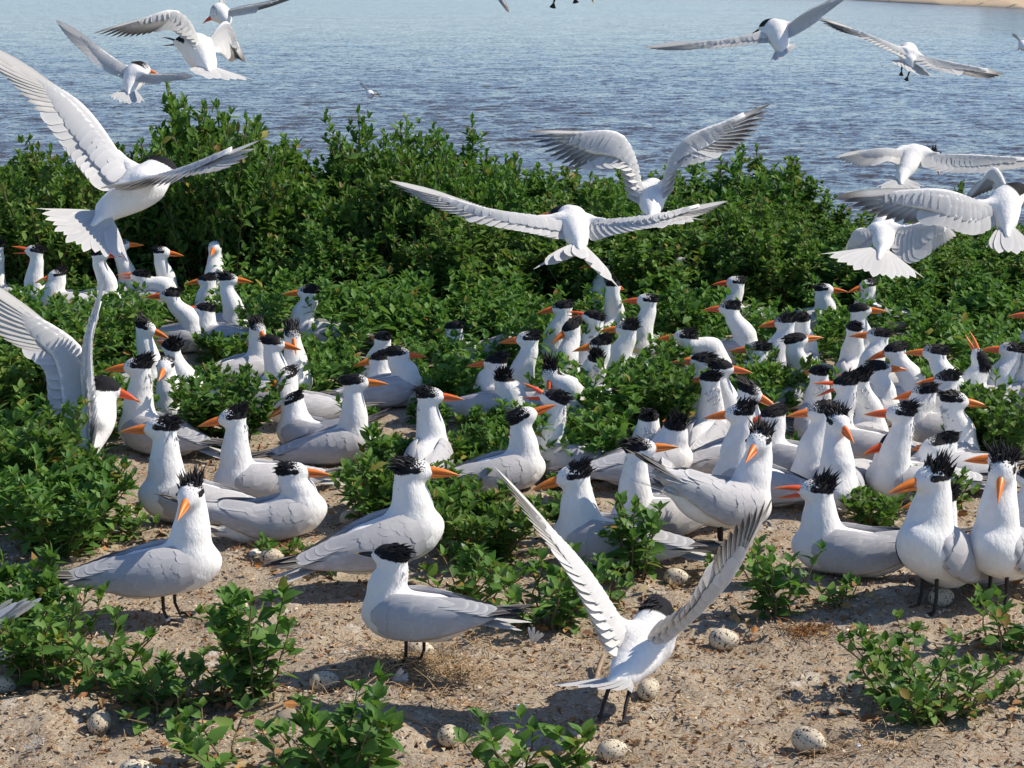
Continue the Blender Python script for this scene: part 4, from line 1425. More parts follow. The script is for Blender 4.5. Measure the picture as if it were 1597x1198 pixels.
T("tern head facing left with white cheek, lying right of the wispy-crested tern", 1066, 526, .195, 5, 177, 0, crest=.35, fore=.75, red=.45, off=-.06)
T("tern head showing above the leaves with short red bill, upper middle right", 978, 402, .27, 180, 178, -4, crest=.2, fore=.7, red=.8, off=.04)
T("tern head half buried in leaves with orange bill pointing left", 1063, 410, .27, 180, 182, -2, crest=.2, fore=1, red=.5, off=.04)
T("tern head barely showing in the thicket with thin red bill", 1146, 441, .22, 180, 184, 0, crest=.2, fore=1, red=.8, off=.04, S=1.0)
# right, behind
T("tern facing left with ruffled nape and long grey back, alone right of the tall bush", 1136, 481, .270, -20, 180, 0, crest=.35, fore=.5, red=.75, off=-.015)
T("tern facing right with long black mane, in front of the lone ruffled tern", 1126, 574, .255, 30, -4, -4, crest=.25, fore=.15, red=.5, off=.03)
T("tern facing left behind the long-maned tern, bill tip showing", 1094, 563, .25, 175, 180, 2, crest=.2, fore=.1, red=.45, off=.05)
T("tern with its back turned and dark mane hanging, below the long-maned tern", 1106, 592, .25, 70, 120, -8, crest=.3, fore=0, red=.5, off=.03)
T("tern facing left with spiky nape, left end of the far right crowd", 1223, 502, .260, 200, 186, -6, crest=.5, fore=.4, red=.5, off=.02)
T("tern seen from behind with dark crown, right of the spiky-naped tern", 1252, 498, .255, 60, 70, 0, crest=.3, fore=0, red=.5, off=.02)
T("tern facing away right with its cap's white nape stripe, below the dark-crowned tern", 1243, 531, .250, 60, 14, 8, crest=.08, fore=.15, red=.15, off=.02)
T("tern facing right with white cheek, rear of the far right crowd", 1343, 484, .262, 60, -2, 2, crest=.05, fore=.3, red=.35, off=.02)
T("grey-backed tern with its back turned under the white-cheeked one", 1332, 512, .255, 85, 95, 0, crest=.2, fore=0, red=.4, off=.03)
T("tern facing left with smooth black cap in the far right crowd", 1368, 523, .255, 230, 177, 2, crest=.10, fore=.55, red=.35, off=.02)
T("tern looking down left with sleek cap right of the smooth-capped tern", 1394, 547, .250, -30, 192, -12, crest=.05, fore=.15, red=.45, off=-.02)
T("tern facing left with frayed nape and grey back, far right crowd", 1456, 550, .262, -45, 178, 3, crest=.15, fore=.5, red=.4, off=-.02)
T("tern pointing its open bill straight up at the sky, far right", 1528, 560, .225, 200, 150, 66, gape=20, crest=.1, fore=.3, red=.35, off=.03)
T("tern facing left at the far right edge, bill crossing the sky-pointing one", 1575, 546, .250, 200, 175, 4, crest=.10, fore=.7, red=.65, off=.02)
T("black-naped tern cut off by the right edge behind the sky-pointing tern", 1605, 550, .24, 120, 120, 0, crest=.15, fore=0, red=.4, off=.03)
T("white tern with back turned and black mane, left of the gaping red-billed tern", 1276, 582, .225, 80, 110, -5, crest=.15, fore=0, red=.4, off=.02)
T("tern calling left with gaping red bill and wild crest, right crowd", 1317, 599, .270, 170, 182, -8, gape=40, crest=.55, fore=.15, red=.85, off=.04)
T("tern with its back turned and wild black crest behind the gaping tern", 1338, 590, .265, 30, 120, 0, crest=.8, fore=0, red=.4, off=0)
T("white tern body resting among the wingtips of the right crowd, facing right", 1440, 612, .20, 190, 175, -10, crest=.2, fore=.6, red=.4, off=.03)
T("pale tern with folded wings lying under the thin-crested tern", 1470, 690, .17, 200, 160, -15, crest=.2, fore=.5, red=.4, off=.03)
T("white tern half buried in the thicket below the wide fanned tail", 1352, 446, .20, 160, 200, -10, crest=.2, fore=1, red=.4, off=.05, S=.98)
T("white-cheeked tern deep in leaves left of the one under the fanned tail", 1286, 452, .20, 10, -4, 0, crest=.15, fore=.9, red=.5, off=.05, S=.98)
T("tern at the right edge with a pinkish bill pointing left above the sky-pointing one", 1612, 492, .25, 185, 180, 2, crest=.2, fore=.6, red=.6, off=.04)
T("white tern tucked in leaves behind the low dark-capped tern", 596, 528, .20, 150, 120, -5, crest=.1, fore=.6, red=.4, off=.03, S=.98)
T("dark-capped tern low in the leaves between the lone upright tern and the black-crested crowd", 706, 512, .17, 200, 150, -10, crest=.15, fore=0, red=.4, off=.05, S=.98, tailup=.6)
T("tern looking left between the grey-backed tern and the right-hand leaves", 1474, 592, .23, 200, 182, -4, crest=.3, fore=.4, red=.5, off=.03, S=.98)
T("white-necked tern facing right behind the gaping red-billed tern", 1372, 575, .225, 20, 10, 0, crest=.25, fore=.5, red=.3, off=.04, S=.98)
T("tern looking left in the gap beneath the long grey back of the lone ruffled tern", 1180, 545, .22, 195, 178, 0, crest=.2, fore=.6, red=.5, off=.04, S=.98)
# only the wingtips and tail of this one are in the picture
T("tern cut off by the left edge, only white wingtips and tail showing", -215, 930, .20, 176, 180, 0, crest=.3, fore=.5, red=.3, off=.07, tailup=.75, S=.95, pale=True)

# ------------------------------------------------------------------ birds in the air
F_ = flyer
F_("black-billed tern with yellow bill tip hovering at top left, wings wide and tail fanned", 4.75, (226, 290, .0), (166, 328, -.05), (256, 266, .04), (310, 291, .0),
   ((56, 325, -.14), (112, 385, -.24), (200, 408, -.24)),
   [dict(s=(205, 268, .04), w=(130, 165, .12), t=(-42, 60, .10), trail=[(150, 292, -.06), (110, 245, .02), (62, 180, .06), (15, 128, .08), (-25, 92, .08)]),
    dict(s=(222, 285, -.04), w=(300, 258, -.20), t=(406, 210, -.30), trail=[(155, 296, -.10), (235, 292, -.19), (305, 272, -.26), (350, 262, -.30), (388, 240, -.31)], cover=M_WINGP)],
   S=1.0, fore=0, crest=.06, black=True, species="sandwich_tern", headup=(0, .75, 1), ntail=13, dark='primp')
F_("black-billed tern with gaping bill banking over the water at upper left", 6.3, (308, 78, .0), (322, 100, -.03), (291, 68, .02), (272, 65, .02),
   ((293, 108, -.12), (330, 124, -.20), (398, 125, -.14)),
   [dict(s=(303, 70, -.02), w=(275, 18, -.10), t=(140, 55, -.16), trail=[(322, 80, -.02), (298, 62, -.08), (262, 45, -.12), (220, 56, -.15), (180, 60, -.16)], dark='prim'),
    dict(s=(318, 72, .03), w=(352, 34, .10), t=(386, 98, .16), trail=[(325, 82, .02), (345, 84, .06), (360, 97, .12), (372, 92, .15)], dark='prim')],
   S=1.0, gape=34, fore=0, crest=.1, black=True, species="sandwich_tern", ntail=10)
F_("small tern with red bill fluttering above the gaping tern at the top edge", 11.0, (343, 20, 0), (352, 32, -.02), (336, 24, .0), (328, 28, -.02),
   ((346, 40, 0), (354, 45, -.03), (362, 42, 0)),
   [dict(s=(340, 17, 0), w=(343, 0, .05), t=(322, -30, .1), trail=[(346, 22, 0), (350, 6, .04), (342, -12, .08)]),
    dict(s=(348, 18, 0), w=(375, 12, -.05), t=(456, -3, -.1), trail=[(352, 26, 0), (380, 20, -.05), (420, 10, -.08)])],
   S=1.0, red=.8, fore=.9, crest=.1, ntail=8)
F_("tern with orange bill and one wing raised high over the water at left", 9.2, (212, 118, 0), (204, 136, -.05), (222, 108, .03), (243, 114, .03),
   ((168, 150, -.12), (195, 162, -.20), (226, 160, -.16)),
   [dict(s=(207, 112, .03), w=(165, 82, .12), t=(86, 30, .16), trail=[(198, 124, -.02), (168, 112, .06), (138, 90, .10), (112, 66, .13), (94, 44, .15)], dark='primp'),
    dict(s=(217, 116, -.03), w=(255, 116, -.20), t=(302, 118, -.40), trail=[(208, 126, -.04), (238, 130, -.16), (270, 124, -.30), (290, 121, -.38)], dark='primp')],
   S=1.06, fore=.6, red=.3, crest=.1, ntail=10)
F_("black-capped tern gliding away at top right with one wing stretched left", 8.6, (1212, 50, 0), (1218, 72, -.06), (1196, 42, .06), (1180, 47, .10),
   ((1202, 95, -.10), (1218, 92, -.14), (1246, 68, -.05)),
   [dict(s=(1200, 50, 0), w=(1120, 64, -.02), t=(1001, 75, .05), trail=[(1206, 64, -.05), (1150, 70, -.04), (1105, 74, -.03), (1060, 79, 0), (1025, 79, .03)], dark='primp'),
    dict(s=(1222, 44, 0), w=(1258, 18, -.08), t=(1330, -12, -.16), trail=[(1232, 60, -.05), (1262, 42, -.09), (1290, 20, -.13), (1312, 2, -.15)], dark='primp')],
   S=1.03, fore=0, crest=.15, black=True, species="sandwich_tern", ntail=8)
F_("tern with dangling black feet and long bent wings at the top right", 10.2, (1416, 82, .10), (1419, 96, 0), (1414, 79, .17), (1412, 78, .28),
   ((1384, 93, -.02), (1428, 116, -.06), (1456, 119, 0)),
   [dict(s=(1412, 80, .03), w=(1358, 56, -.02), t=(1268, 26, .04), trail=[(1410, 90, -.02), (1372, 72, -.04), (1340, 57, -.03), (1310, 50, 0), (1285, 39, .03)], dark='prim'),
    dict(s=(1426, 86, .03), w=(1475, 96, -.02), t=(1569, 114, .04), trail=[(1432, 94, -.02), (1452, 108, -.05), (1490, 113, -.03), (1525, 120, 0), (1550, 121, .03)], dark='prim')],
   S=1.06, fore=.4, red=.4, crest=.1, ntail=10, feet=[((1407, 98, .02), (1406, 110, 0)), ((1421, 104, .02), (1416, 118, 0))])
F_("orange-billed tern flying away with wings level and forked tail, centre", 6.7, (893, 345, .09), (903, 378, -.08), (873, 336, .17), (846, 336, .19),
   ((832, 420, -.22), (903, 402, -.26), (968, 452, -.24)),
   [dict(s=(872, 344, .05), w=(760, 326, -.03), t=(602, 281, .08), trail=[(876, 372, -.05), (830, 363, -.06), (760, 349, -.06), (700, 333, -.03), (645, 309, .03)], dark='primp'),
    dict(s=(915, 346, .05), w=(1010, 338, -.10), t=(1138, 309, -.02), trail=[(932, 378, -.05), (965, 366, -.09), (1020, 352, -.13), (1070, 341, -.10), (1105, 329, -.05)], dark='primp')],
   S=1.10, fore=.3, red=.5, crest=.25, ntail=9)
F_("tern beating both dark-tipped wings upward against the water, centre right", 7.1, (1016, 302, .08), (1016, 330, -.05), (1020, 292, .19), (1024, 290, .32),
   ((966, 350, -.16), (1015, 358, -.24), (1100, 343, -.15)),
   [dict(s=(1002, 303, .05), w=(972, 212, -.02), t=(812, 204, .05), trail=[(988, 316, 0), (968, 262, -.05), (938, 258, -.06), (895, 263, -.02), (850, 242, .02)], dark='prim', cov=.62),
    dict(s=(1031, 298, .05), w=(1062, 222, -.02), t=(1203, 156, .05), trail=[(1042, 312, 0), (1060, 258, -.05), (1105, 246, -.04), (1150, 230, 0), (1185, 198, .03)], dark='prim', cov=.55)],
   S=1.08, fore=.3, red=.4, crest=.1, ntail=9)
F_("hovering tern with spiky black crest and drooping bill at upper right", 8.8, (1424, 243, .03), (1406, 275, -.08), (1455, 250, .05), (1466, 270, -.02),
   ((1366, 292, -.20), (1405, 304, -.28), (1442, 292, -.24)),
   [dict(s=(1408, 236, .02), w=(1372, 232, -.10), t=(1300, 246, -.12), trail=[(1400, 256, -.05), (1378, 250, -.12), (1350, 260, -.14), (1322, 256, -.13)], dark='primp'),
    dict(s=(1440, 240, .02), w=(1520, 242, -.05), t=(1640, 250, -.02), trail=[(1445, 262, -.05), (1480, 270, -.08), (1530, 268, -.08), (1580, 264, -.06), (1610, 258, -.04)], dark='primp')],
   S=1.05, fore=.3, red=.3, crest=1.0, ntail=10)
F_("tern turned away low over the leaves with its white tail fanned wide, right", 7.4, (1378, 358, .12), (1376, 385, -.04), (1372, 352, .22), (1366, 352, .34),
   ((1280, 396, -.18), (1362, 432, -.28), (1442, 434, -.20)),
   [dict(s=(1364, 358, .06), w=(1336, 358, .06), t=(1318, 396, .12), trail=[(1360, 378, 0), (1345, 394, .03), (1330, 402, .08)], dark='primp', nsec=6, nprim=6),
    dict(s=(1392, 358, .06), w=(1452, 345, -.02), t=(1494, 366, .04), trail=[(1395, 385, 0), (1415, 412, -.04), (1445, 398, -.04), (1475, 380, 0)], dark='primp', nsec=8, nprim=8)],
   S=1.05, fore=.3, red=.4, crest=.1, ntail=13)
F_("tern turning at the right edge with one huge spread wing reaching left", 6.5, (1566, 318, .03), (1570, 348, -.05), (1588, 300, .06), (1612, 296, .08),
   ((1538, 386, -.18), (1572, 398, -.26), (1616, 390, -.18)),
   [dict(s=(1546, 322, .0), w=(1470, 296, -.12), t=(1300, 304, -.10), trail=[(1548, 345, -.04), (1515, 366, -.12), (1460, 350, -.16), (1410, 350, -.15), (1360, 338, -.13), (1325, 322, -.11)], dark='prim', cov=.6),
    dict(s=(1578, 312, .04), w=(1553, 262, .12), t=(1500, 318, .22), trail=[(1560, 328, .04), (1556, 298, .10), (1535, 302, .16)], dark='prim', nsec=8, nprim=8)],
   S=1.08, fore=.2, red=.4, crest=.1, ntail=8)
# small and distant ones
F_("tiny white tern far out over the water left of the middle", 24.0, (577, 147, 0), (579, 150, -.1), (576, 145, .05), (574, 144, .1),
   ((577, 153, -.15), (579, 153, -.18), (581, 152, -.15)),
   [dict(s=(576, 146, 0), w=(572, 138, .05), t=(561, 129, .1), trail=[(577, 149, -.02), (573, 142, .03), (568, 136, .07)], nsec=5, nprim=5),
    dict(s=(579, 147, 0), w=(588, 146, -.2), t=(592, 148, -.5), trail=[(580, 149, -.05), (588, 149, -.2), (591, 149, -.4)], nsec=5, nprim=5)],
   S=1.0, fore=.4, crest=.0, ntail=4, vox=.009)
F_("distant tern cut off by the right edge below the far shore", 19.0, (1596, 71, 0), (1599, 75, -.1), (1594, 70, .05), (1591, 73, .03),
   ((1598, 82, -.15), (1601, 83, -.18), (1604, 82, -.15)),
   [dict(s=(1594, 69, 0), w=(1589, 59, .05), t=(1578, 53, .1), trail=[(1596, 72, -.02), (1591, 66, .03), (1584, 58, .07)], nsec=5, nprim=5, dark='prim'),
    dict(s=(1599, 70, 0), w=(1612, 64, -.1), t=(1626, 66, -.3), trail=[(1600, 73, -.05), (1612, 69, -.1), (1620, 68, -.2)], nsec=5, nprim=5)],
   S=1.0, fore=.4, crest=.0, ntail=4, vox=.009)
F_("pale wing of a tern dipping in from the top edge left of centre", 14.0, (772, -22, 0), (762, -20, -.05), (782, -24, .05), (790, -24, .08),
   ((748, -16, -.1), (750, -12, -.12), (754, -10, -.1)),
   [dict(s=(772, -18, -.03), w=(781, -6, -.12), t=(794, 20, -.2), trail=[(764, -16, -.04), (775, -3, -.12), (786, 10, -.17)], nsec=6, nprim=6),
    dict(s=(772, -26, .03), w=(766, -50, .12), t=(780, -80, .2), trail=[(764, -24, .04), (758, -45, .12), (768, -62, .17)], nsec=6, nprim=6)],
   S=1.0, fore=.4, crest=.0, ntail=4, vox=.009)
F_("tern just above the top edge with only its dark feet and bill in view", 7.6, (885, -30, 0), (870, -24, .0), (908, -22, .0), (925, -2, -.02),
   ((835, -30, .0), (832, -24, -.03), (838, -18, .0)),
   [dict(s=(885, -40, .05), w=(880, -110, .15), t=(800, -190, .2), trail=[(868, -36, .04), (850, -90, .12), (815, -140, .17)], nsec=6, nprim=6),
    dict(s=(885, -40, -.05), w=(900, -110, -.15), t=(960, -190, -.2), trail=[(868, -36, -.04), (920, -90, -.12), (950, -140, -.17)], nsec=6, nprim=6)],
   S=1.05, fore=.4, crest=.0, black=True, species="sandwich_tern", ntail=5, feet=[((868, -14, .03), (864, 3, 0)), ((893, -14, .03), (896, -3, 0))], vox=.009)
# two birds on the ground with wings raised
F_("black-capped tern landing in the right foreground with both wings raised", 3.93, (1008, 1005, .04), (972, 1052, -.06), (1026, 953, .11), (1058, 944, .19),
   ((850, 1068, -.05), (918, 1074, -.17), (985, 1080, -.20)),
   [dict(s=(978, 990, .03), w=(912, 888, -.01), t=(764, 724, .06), trail=[(950, 1015, -.05), (918, 950, -.09), (876, 880, -.08), (832, 824, -.03), (795, 772, .02)], dark='primp', cov=.45),
    dict(s=(1030, 1003, .02), w=(1134, 908, -.06), t=(1207, 768, -.10), trail=[(1018, 984, -.05), (1070, 948, -.10), (1096, 902, -.13), (1120, 852, -.13), (1150, 810, -.12), (1184, 782, -.11)], dark='prim', cov=.50)],
   S=1.02, fore=0, crest=.2, black=True, species="sandwich_tern", ntail=9, group=None, headup=(0, -.3, 1), stand=(955, 1120, 0.0),
   feet=[((952, 1066, 0), (935, 1114, -.02)), ((984, 1068, 0), (972, 1126, -.04))])
F_("red-billed tern raising both wings steeply at the left edge", 5.80, (152, 650, .02), (136, 700, -.05), (168, 606, .05), (206, 618, .04),
   ((95, 708, -.02), (122, 716, -.06), (150, 745, -.06)),
   [dict(s=(138, 664, .02), w=(130, 548, .06), t=(-60, 415, .02), trail=[(88, 694, -.04), (76, 625, -.02), (66, 568, 0), (25, 540, 0), (-20, 506, 0)], dark='primp', cov=.6),
    dict(s=(150, 655, -.05), w=(142, 540, -.10), t=(168, 425, -.02), trail=[(138, 715, -.10), (124, 600, .04), (132, 520, .05), (152, 465, .03)], dark='primp', cov=.6)],
   S=1.12, fore=.15, crest=.15, red=.9, ntail=8, group=None, stand=(140, 742, 0.0),
   feet=[((138, 700, 0), (132, 742, 0)), ((150, 700, 0), (150, 744, 0))])

# ------------------------------------------------------------------ eggs, shells, stones
def egg_mesh():
    V, F = [], []
    n, m = 14, 18
    for i in range(n + 1):
        a = math.pi * i / n
        x = math.cos(a)
        r = math.sin(a) * (1 - 0.13 * x)
        for j in range(m):
            b = 2 * math.pi * j / m
            V.append((0.0315 * x, 0.0222 * r * math.cos(b), 0.0222 * r * math.sin(b)))
    for i in range(n):
        for j in range(m):
            k = (j + 1) % m
            F.append((i * m + j, (i + 1) * m + j, (i + 1) * m + k, i * m + k))
    return mesh_np("egg", np.array(V), np.array(F), [M_EGG])


EGG = egg_mesh()
for px, py, turn, s, lab in EGGS:
    q = onz(px, py + 10)
    o = link("tern_egg", EGG)
    tilt = random.uniform(-12, 12)
    o.rotation_euler = (random.uniform(0, 6), R(tilt), R(turn))
    o.scale = (1.0 * s, 1.0 * s, 1.0 * s)
    o.location = (q[0], q[1], float(gz(q[0], q[1])) + 0.0225 * s)
    tag(o, lab, "egg", "tern eggs lying on the sand")


def stone(name, label, cat, px, py, r, mat, seed, flat=0.6, group=None):
    g = np.random.default_rng(seed)
    V, F = sphere((0, 0, 0), 1.0, 7)
    off = g.random(3) * 20
    k = 1 + 0.5 * (vnoise(V[:, 0] * 1.6 + off[0], V[:, 1] * 1.6 + V[:, 2] * 1.3 + off[1], 0) - 0.5)
    V = V * k[:, None] * np.array([1.2, 0.85, flat]) * r
    o = link(name, mesh_np(name, V, F, [mat]))
    q = onz(px, py)
    o.location = (q[0], q[1], float(gz(q[0], q[1])) + r * flat * 0.5)
    o.rotation_euler = (0, 0, g.random() * 6)
    tag(o, label, cat, group)


stone("shell_fragment", "small round white shell on the sand left of the landing tern's tail", "shell", 812, 1101, .011, M_SHELL, 1)
stone("shell_fragment", "tiny white shell chip in the scrape right of the tilted cream egg", "shell", 1340, 1163, .007, M_SHELL, 2)
stone("shell_fragment", "elongated pale shell below the wing-raising tern", "shell", 153, 762, .018, M_SHELL, 3, 0.8)
stone("shell_fragment", "broken pale shell touching the finely speckled egg", "shell", 398, 872, .016, M_SHELL, 4)
stone("rock", "sandy grey rock between the crouched terns in the upper middle", "rock", 890, 575, .075, M_ROCK, 5, 0.55)
stone("rock", "flat tan stone half buried at the bottom left of the blotched egg's plants", "rock", 455, 1118, .032, M_ROCK, 6, 0.4)


def twig(label, pts, r=0.003, lift=0.006):
    path = []
    for px, py in pts:
        q = onz(px, py); path.append((q[0], q[1], float(gz(q[0], q[1])) + lift))
    path = curve_pts(path, 10)
    o = link("twig", mesh_np("twig", *tube(path, r, r * 0.5, 6), [M_TWIG]))
    tag(o, label, "twig")


twig("thin curved dead twig running under the bright green sprig", [(418, 1102), (470, 1090), (520, 1100), (580, 1118)], .0035)
twig("straight pale stalk pointing at the upright pale egg", [(595, 1115), (640, 1125), (684, 1130)], .003)
twig("short dead stick lying among the litter at the right front", [(1290, 1180), (1350, 1172), (1400, 1168)], .0022)
V, F = tube([onz(930, 1062), onz(933, 1052) + np.array([0, 0, .012]), onz(938, 1042) + np.array([0.004, 0, .03])], .006, .005, 7)
tag(link("twig", mesh_np("twig", V, F, [M_TWIG])), "short upright stub of stem behind the landing tern's tail", "twig")

# shed feathers on the sand
for px, py, ang, lab in ((830, 1003, 70, "fluffy white feather standing by the dark leafy clump"), (612, 1068, 20, "white downy feather in the dry straw tuft")):
    q = onz(px, py); z = float(gz(q[0], q[1]))
    root = thing("shed_feather", lab, "feather", (q[0], q[1], z))
    for k in range(7):
        a = R(ang + random.uniform(-38, 38))
        place_feather('sec', (0, 0, .004), (math.cos(a) * .035, random.uniform(-.012, .012), .006 + math.sin(a) * .035), .006, (0, -1, .3), root, "barb", .01)

# ------------------------------------------------------------------ dense low growth, litter, straw
def lying(n, poly_fn, size, seed):
    pass


def undergrowth():
    g = np.random.default_rng(77)
    B = np.array(BASES)
    cl = []
    for v in range(5):
        cl.append(grow(0.060, 0.21, 3, 0.046, np.random.default_rng(300 + v), step=0.014, branch=0.9, spire=0.7, lean=1.0)[:4])
    VV, FF, vv, rr, off = [], [], [], [], 0
    # areas in the picture's ground: polygons as (x0, x1, y0, y1, clusters per m2, height)
    areas = [(370, 850, 470, 560, 75, 1.15, 0), (370, 700, 560, 640, 64, .9, 1), (-80, 1680, 425, 470, 70, 1.15, 0), (640, 1240, 470, 560, 66, 1.0, 1), (1240, 1680, 470, 560, 66, 1.0, 1),
             (-80, 210, 470, 560, 60, .85, 1), (-80, 210, 560, 700, 70, 1.1, 0), (210, 370, 470, 640, 44, 0.85, 1), (700, 1000, 560, 700, 68, 1.0, 1), (1000, 1240, 560, 680, 60, .95, 1), (1240, 1560, 560, 700, 34, .75, 1),
             (1480, 1680, 560, 720, 55, 1.0, 0), (480, 900, 650, 760, 46, 0.50, 1), (560, 900, 760, 850, 32, 0.65, 1), (-80, 150, 700, 860, 60, 0.85, 0), (1200, 1480, 700, 790, 14, .5, 1),
             (240, 480, 690, 700, 10, .4, 1), (650, 960, 850, 900, 20, .55, 1)]
    for x0, x1, y0, y1, dens, hh, opn in areas:
        q = [onz(x0, y1), onz(x1, y1), onz(x1, y0), onz(x0, y0)]
        A = (np.linalg.norm(q[1] - q[0]) + np.linalg.norm(q[2] - q[3])) / 2 * abs(q[2][1] - q[1][1])
        for _ in range(int(A * dens)):
            w = g.random()
            ya = q[0][1] + (q[3][1] - q[0][1]) * w
            xl = q[0][0] + (q[3][0] - q[0][0]) * w; xr = q[1][0] + (q[2][0] - q[1][0]) * w
            x = xl + (xr - xl) * g.random(); y = ya
            # plants grow round the nests, not through the birds, and leave the birds' view to the camera open
            d = B - np.array([x, y])
            dd = np.hypot(d[:, 0], d[:, 1])
            if dd.min() < 0.10: continue
            front = (np.abs(d[:, 0]) < 0.12) & (d[:, 1] > 0) & (d[:, 1] < (0.55 if x < -1.0 else 0.32))
            s = hh * (0.55 + 0.95 * g.random() ** 1.6)
            if front.any(): s *= (0.74 if opn else 0.9)
            p, dr, up, sz = cl[int(g.integers(5))]
            a = g.random() * 6.28
            c, sn = math.cos(a), math.sin(a)
            Rm = np.array([[c, -sn, 0], [sn, c, 0], [0, 0, 1]])
            pp = (p * [1.15, 1.15, 1.0]) @ Rm.T * s + np.array([x, y, float(gz(x, y)) - 0.004])
            V, F, v, r = stamp('coarse', pp, dr @ Rm.T, up @ Rm.T, sz * (0.8 + 0.35 * s))
            VV.append(V); FF.append(F + off); vv.append(v); rr.append(r); off += len(V)
    me = mesh_np("undergrowth", np.concatenate(VV), np.concatenate(FF), [M_LEAFM], {"v": np.concatenate(vv), "rnd": np.concatenate(rr)})
    tag(link("undergrowth", me), "dense low green leaves filling the ground between the nesting terns", kind='stuff')


undergrowth()


def litter():
    g = np.random.default_rng(5)
    n1, n2 = 34000, 3600
    def chips(n, smin, smax, cols, curl):
        px = g.uniform(-60, 1660, n); py = 1215 - 560 * g.random(n) ** 0.75
        pos = np.array([onz(a, b) for a, b in zip(px, py)])
        pos[:, 2] = gz(pos[:, 0], pos[:, 1]) + 0.004 + 0.003 * g.random(n)
        a = g.random(n) * 6.283
        el = g.normal(0, .35, n)
        d = np.stack([np.cos(a) * np.cos(el), np.sin(a) * np.cos(el), np.sin(el)], -1)
        up = np.stack([g.normal(0, .5, n), g.normal(0, .5, n), np.ones(n)], -1)
        sz = smin + (smax - smin) * g.random(n) ** 2.2
        y = np.cross(up, d); y /= np.linalg.norm(y, axis=1, keepdims=True); z = np.cross(d, y)
        w = sz * g.uniform(.18, .6, n)
        k = curl * g.uniform(-1, 1, n) * sz
        V = np.stack([pos - d * sz[:, None] / 2, pos + y * w[:, None] / 2 + z * k[:, None], pos + d * sz[:, None] / 2, pos - y * w[:, None] / 2 + z * k[:, None], pos + z * (0.3 * sz * .3)[:, None]], 1)
        F = np.array([(0, 3, 4), (3, 2, 4), (2, 1, 4), (1, 0, 4)])
        FF = (F[None] + (np.arange(n) * 5)[:, None, None]).reshape(-1, 3)
        C = np.array(cols)[g.integers(len(cols), size=n)] * g.uniform(.75, 1.25, (n, 1))
        return V.reshape(-1, 3), FF, np.repeat(C, 5, axis=0)
    V1, F1, C1 = chips(n1, .004, .019, [(.30, .19, .10), (.45, .35, .24), (.19, .11, .06), (.56, .48, .37), (.36, .20, .09), (.13, .08, .05), (.48, .40, .30)], .3)
    V2, F2, C2 = chips(n2, .009, .026, [(.30, .15, .07), (.25, .12, .06), (.34, .21, .11), (.20, .11, .06), (.40, .29, .18)], .5)
    px3 = np.concatenate([g.normal(p[0], 55, 34) for p in PLANTS]); py3 = np.concatenate([g.normal(p[1] + 4, 13, 34) for p in PLANTS])
    pos3 = np.array([onz(a, b) for a, b in zip(px3, py3)]); pos3[:, 2] = gz(pos3[:, 0], pos3[:, 1]) + 0.006 + .012 * g.random(len(px3))
    V3, F3, _, _ = stamp('mid', pos3, g.normal(size=(len(px3), 3)) * [1, 1, .35], g.normal(size=(len(px3), 3)) + [0, 0, .8], g.uniform(.014, .034, len(px3)))
    C3 = np.repeat(np.array([(.36, .17, .06), (.28, .15, .07), (.42, .26, .11), (.20, .12, .07), (.33, .27, .15)])[g.integers(5, size=len(px3))] * g.uniform(.7, 1.2, (len(px3), 1)), len(LT['mid'][0]), axis=0)
    dead = link("dead_leaves", mesh_np("dead_leaves", V3, F3, [M_TINT], smooth=False, colors=C3))
    tag(dead, "curled brown dead leaves lying round the feet of the plants", kind='stuff')
    o = link("leaf_litter", mesh_np("leaf_litter", np.concatenate([V1, V2]), np.concatenate([F1, F2 + len(V1)]), [M_TINT], smooth=False, colors=np.concatenate([C1, C2])))
    tag(o, "dry brown leaf scraps and shell grit strewn over the sand", kind='stuff')


litter()


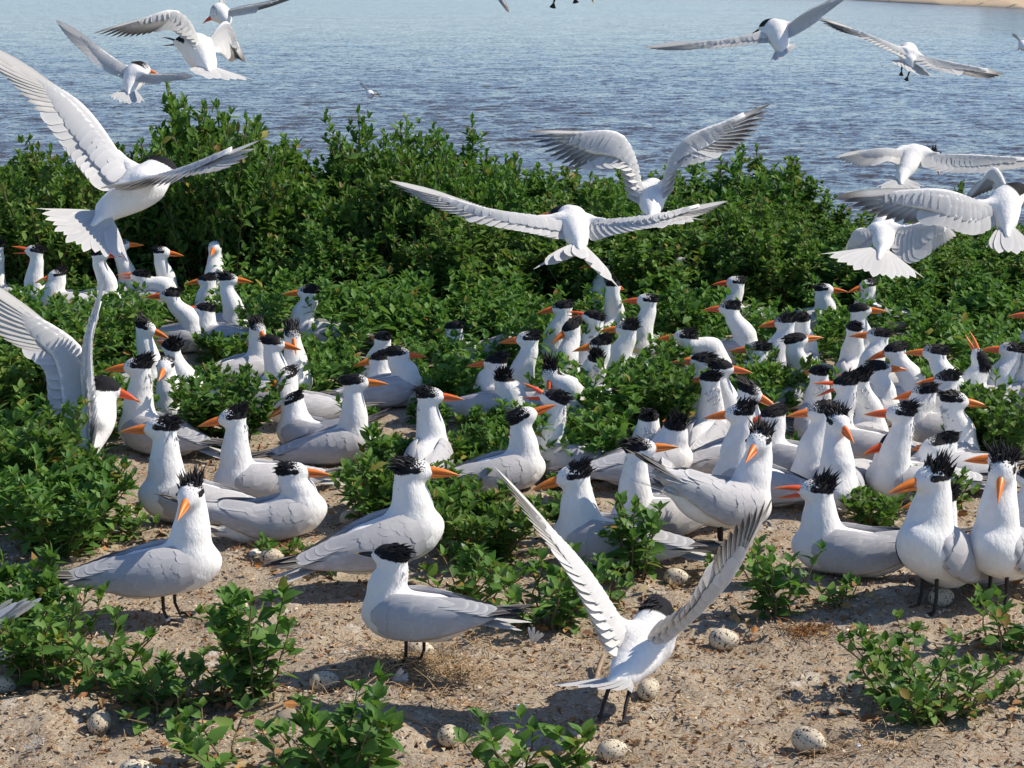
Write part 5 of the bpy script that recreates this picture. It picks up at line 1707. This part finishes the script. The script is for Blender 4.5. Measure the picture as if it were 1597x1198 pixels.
def straw():
    g = np.random.default_rng(8)
    V, F, C, off = [], [], [], 0
    for cx, cy, n, ln, sp in ((1100, 1090, 60, .05, .16), (820, 1060, 60, .05, .15), (250, 1150, 50, .05, .15), (1300, 1060, 60, .05, .16), (560, 980, 60, .05, .12), (1180, 1170, 50, .05, .15), (655, 1058, 230, .075, .085), (690, 1050, 110, .06, .06), (1262, 988, 70, .045, .03), (1370, 1165, 60, .07, .06), (1240, 985, 40, .03, .03), (700, 1125, 40, .06, .05), (430, 860, 60, .05, .05),
                              (470, 880, 70, .05, .06), (740, 1010, 40, .05, .06), (1000, 1000, 50, .04, .07), (1050, 955, 50, .05, .06), (620, 1035, 60, .06, .05), (960, 1165, 30, .04, .04), (530, 1060, 30, .05, .03)):
        c = onz(cx, cy)
        rust = cx in (1262, 1240, 430, 470, 1050)
        for _ in range(n):
            x = c[0] + g.normal(0, sp); y = c[1] + g.normal(0, sp * .7)
            a = g.random() * 6.283; el = abs(g.normal(.10, .28))
            d = np.array([math.cos(a) * math.cos(el), math.sin(a) * math.cos(el), math.sin(el)])
            p0 = np.array([x, y, float(gz(x, y)) + 0.004])
            L = ln * (.4 + .8 * g.random())
            path = [p0, p0 + d * L * .5 + [0, 0, .006], p0 + d * L + [0, 0, -.002]]
            v, f = tube(path, .0011, .0005, 3)
            V.append(v); F.append(f + off); off += len(v)
            col = np.array((.34, .17, .07) if rust else (.50, .36, .21)) * g.uniform(.6, 1.2)
            C.append(np.tile(col, (len(v), 1)))
    o = link("dry_straw", mesh_np("dry_straw", np.concatenate(V), np.concatenate(F), [M_TINT], colors=np.concatenate(C)))
    tag(o, "matted dry straw and rusty stalks lying on the sand", kind='stuff')


straw()


def far_woods():
    g = np.random.default_rng(9)
    n = 9000
    a = onz(1568, 9, WZ); b = onz(1900, 17, WZ)
    t = g.random(n)
    base = a[None] + (b - a)[None] * t[:, None]
    back = g.random(n) * 30
    pos = base + np.stack([back * .12, back, np.zeros(n)], -1)
    top = 2.0 + 1.8 * vnoise(base[:, 0] * .25, back * .12, 1) + back * .05
    pos[:, 2] = WZ + g.random(n) ** 0.6 * top
    d = g.normal(size=(n, 3)); up = g.normal(size=(n, 3))
    V, F, v, r = stamp('coarse', pos, d, up, np.full(n, 1.1))
    tag(link("far_woods", mesh_np("far_woods", V, F, [M_LEAFM], {"v": v, "rnd": r})), "dark bushy woods on the far shore in the top right corner", kind='stuff')


far_woods()
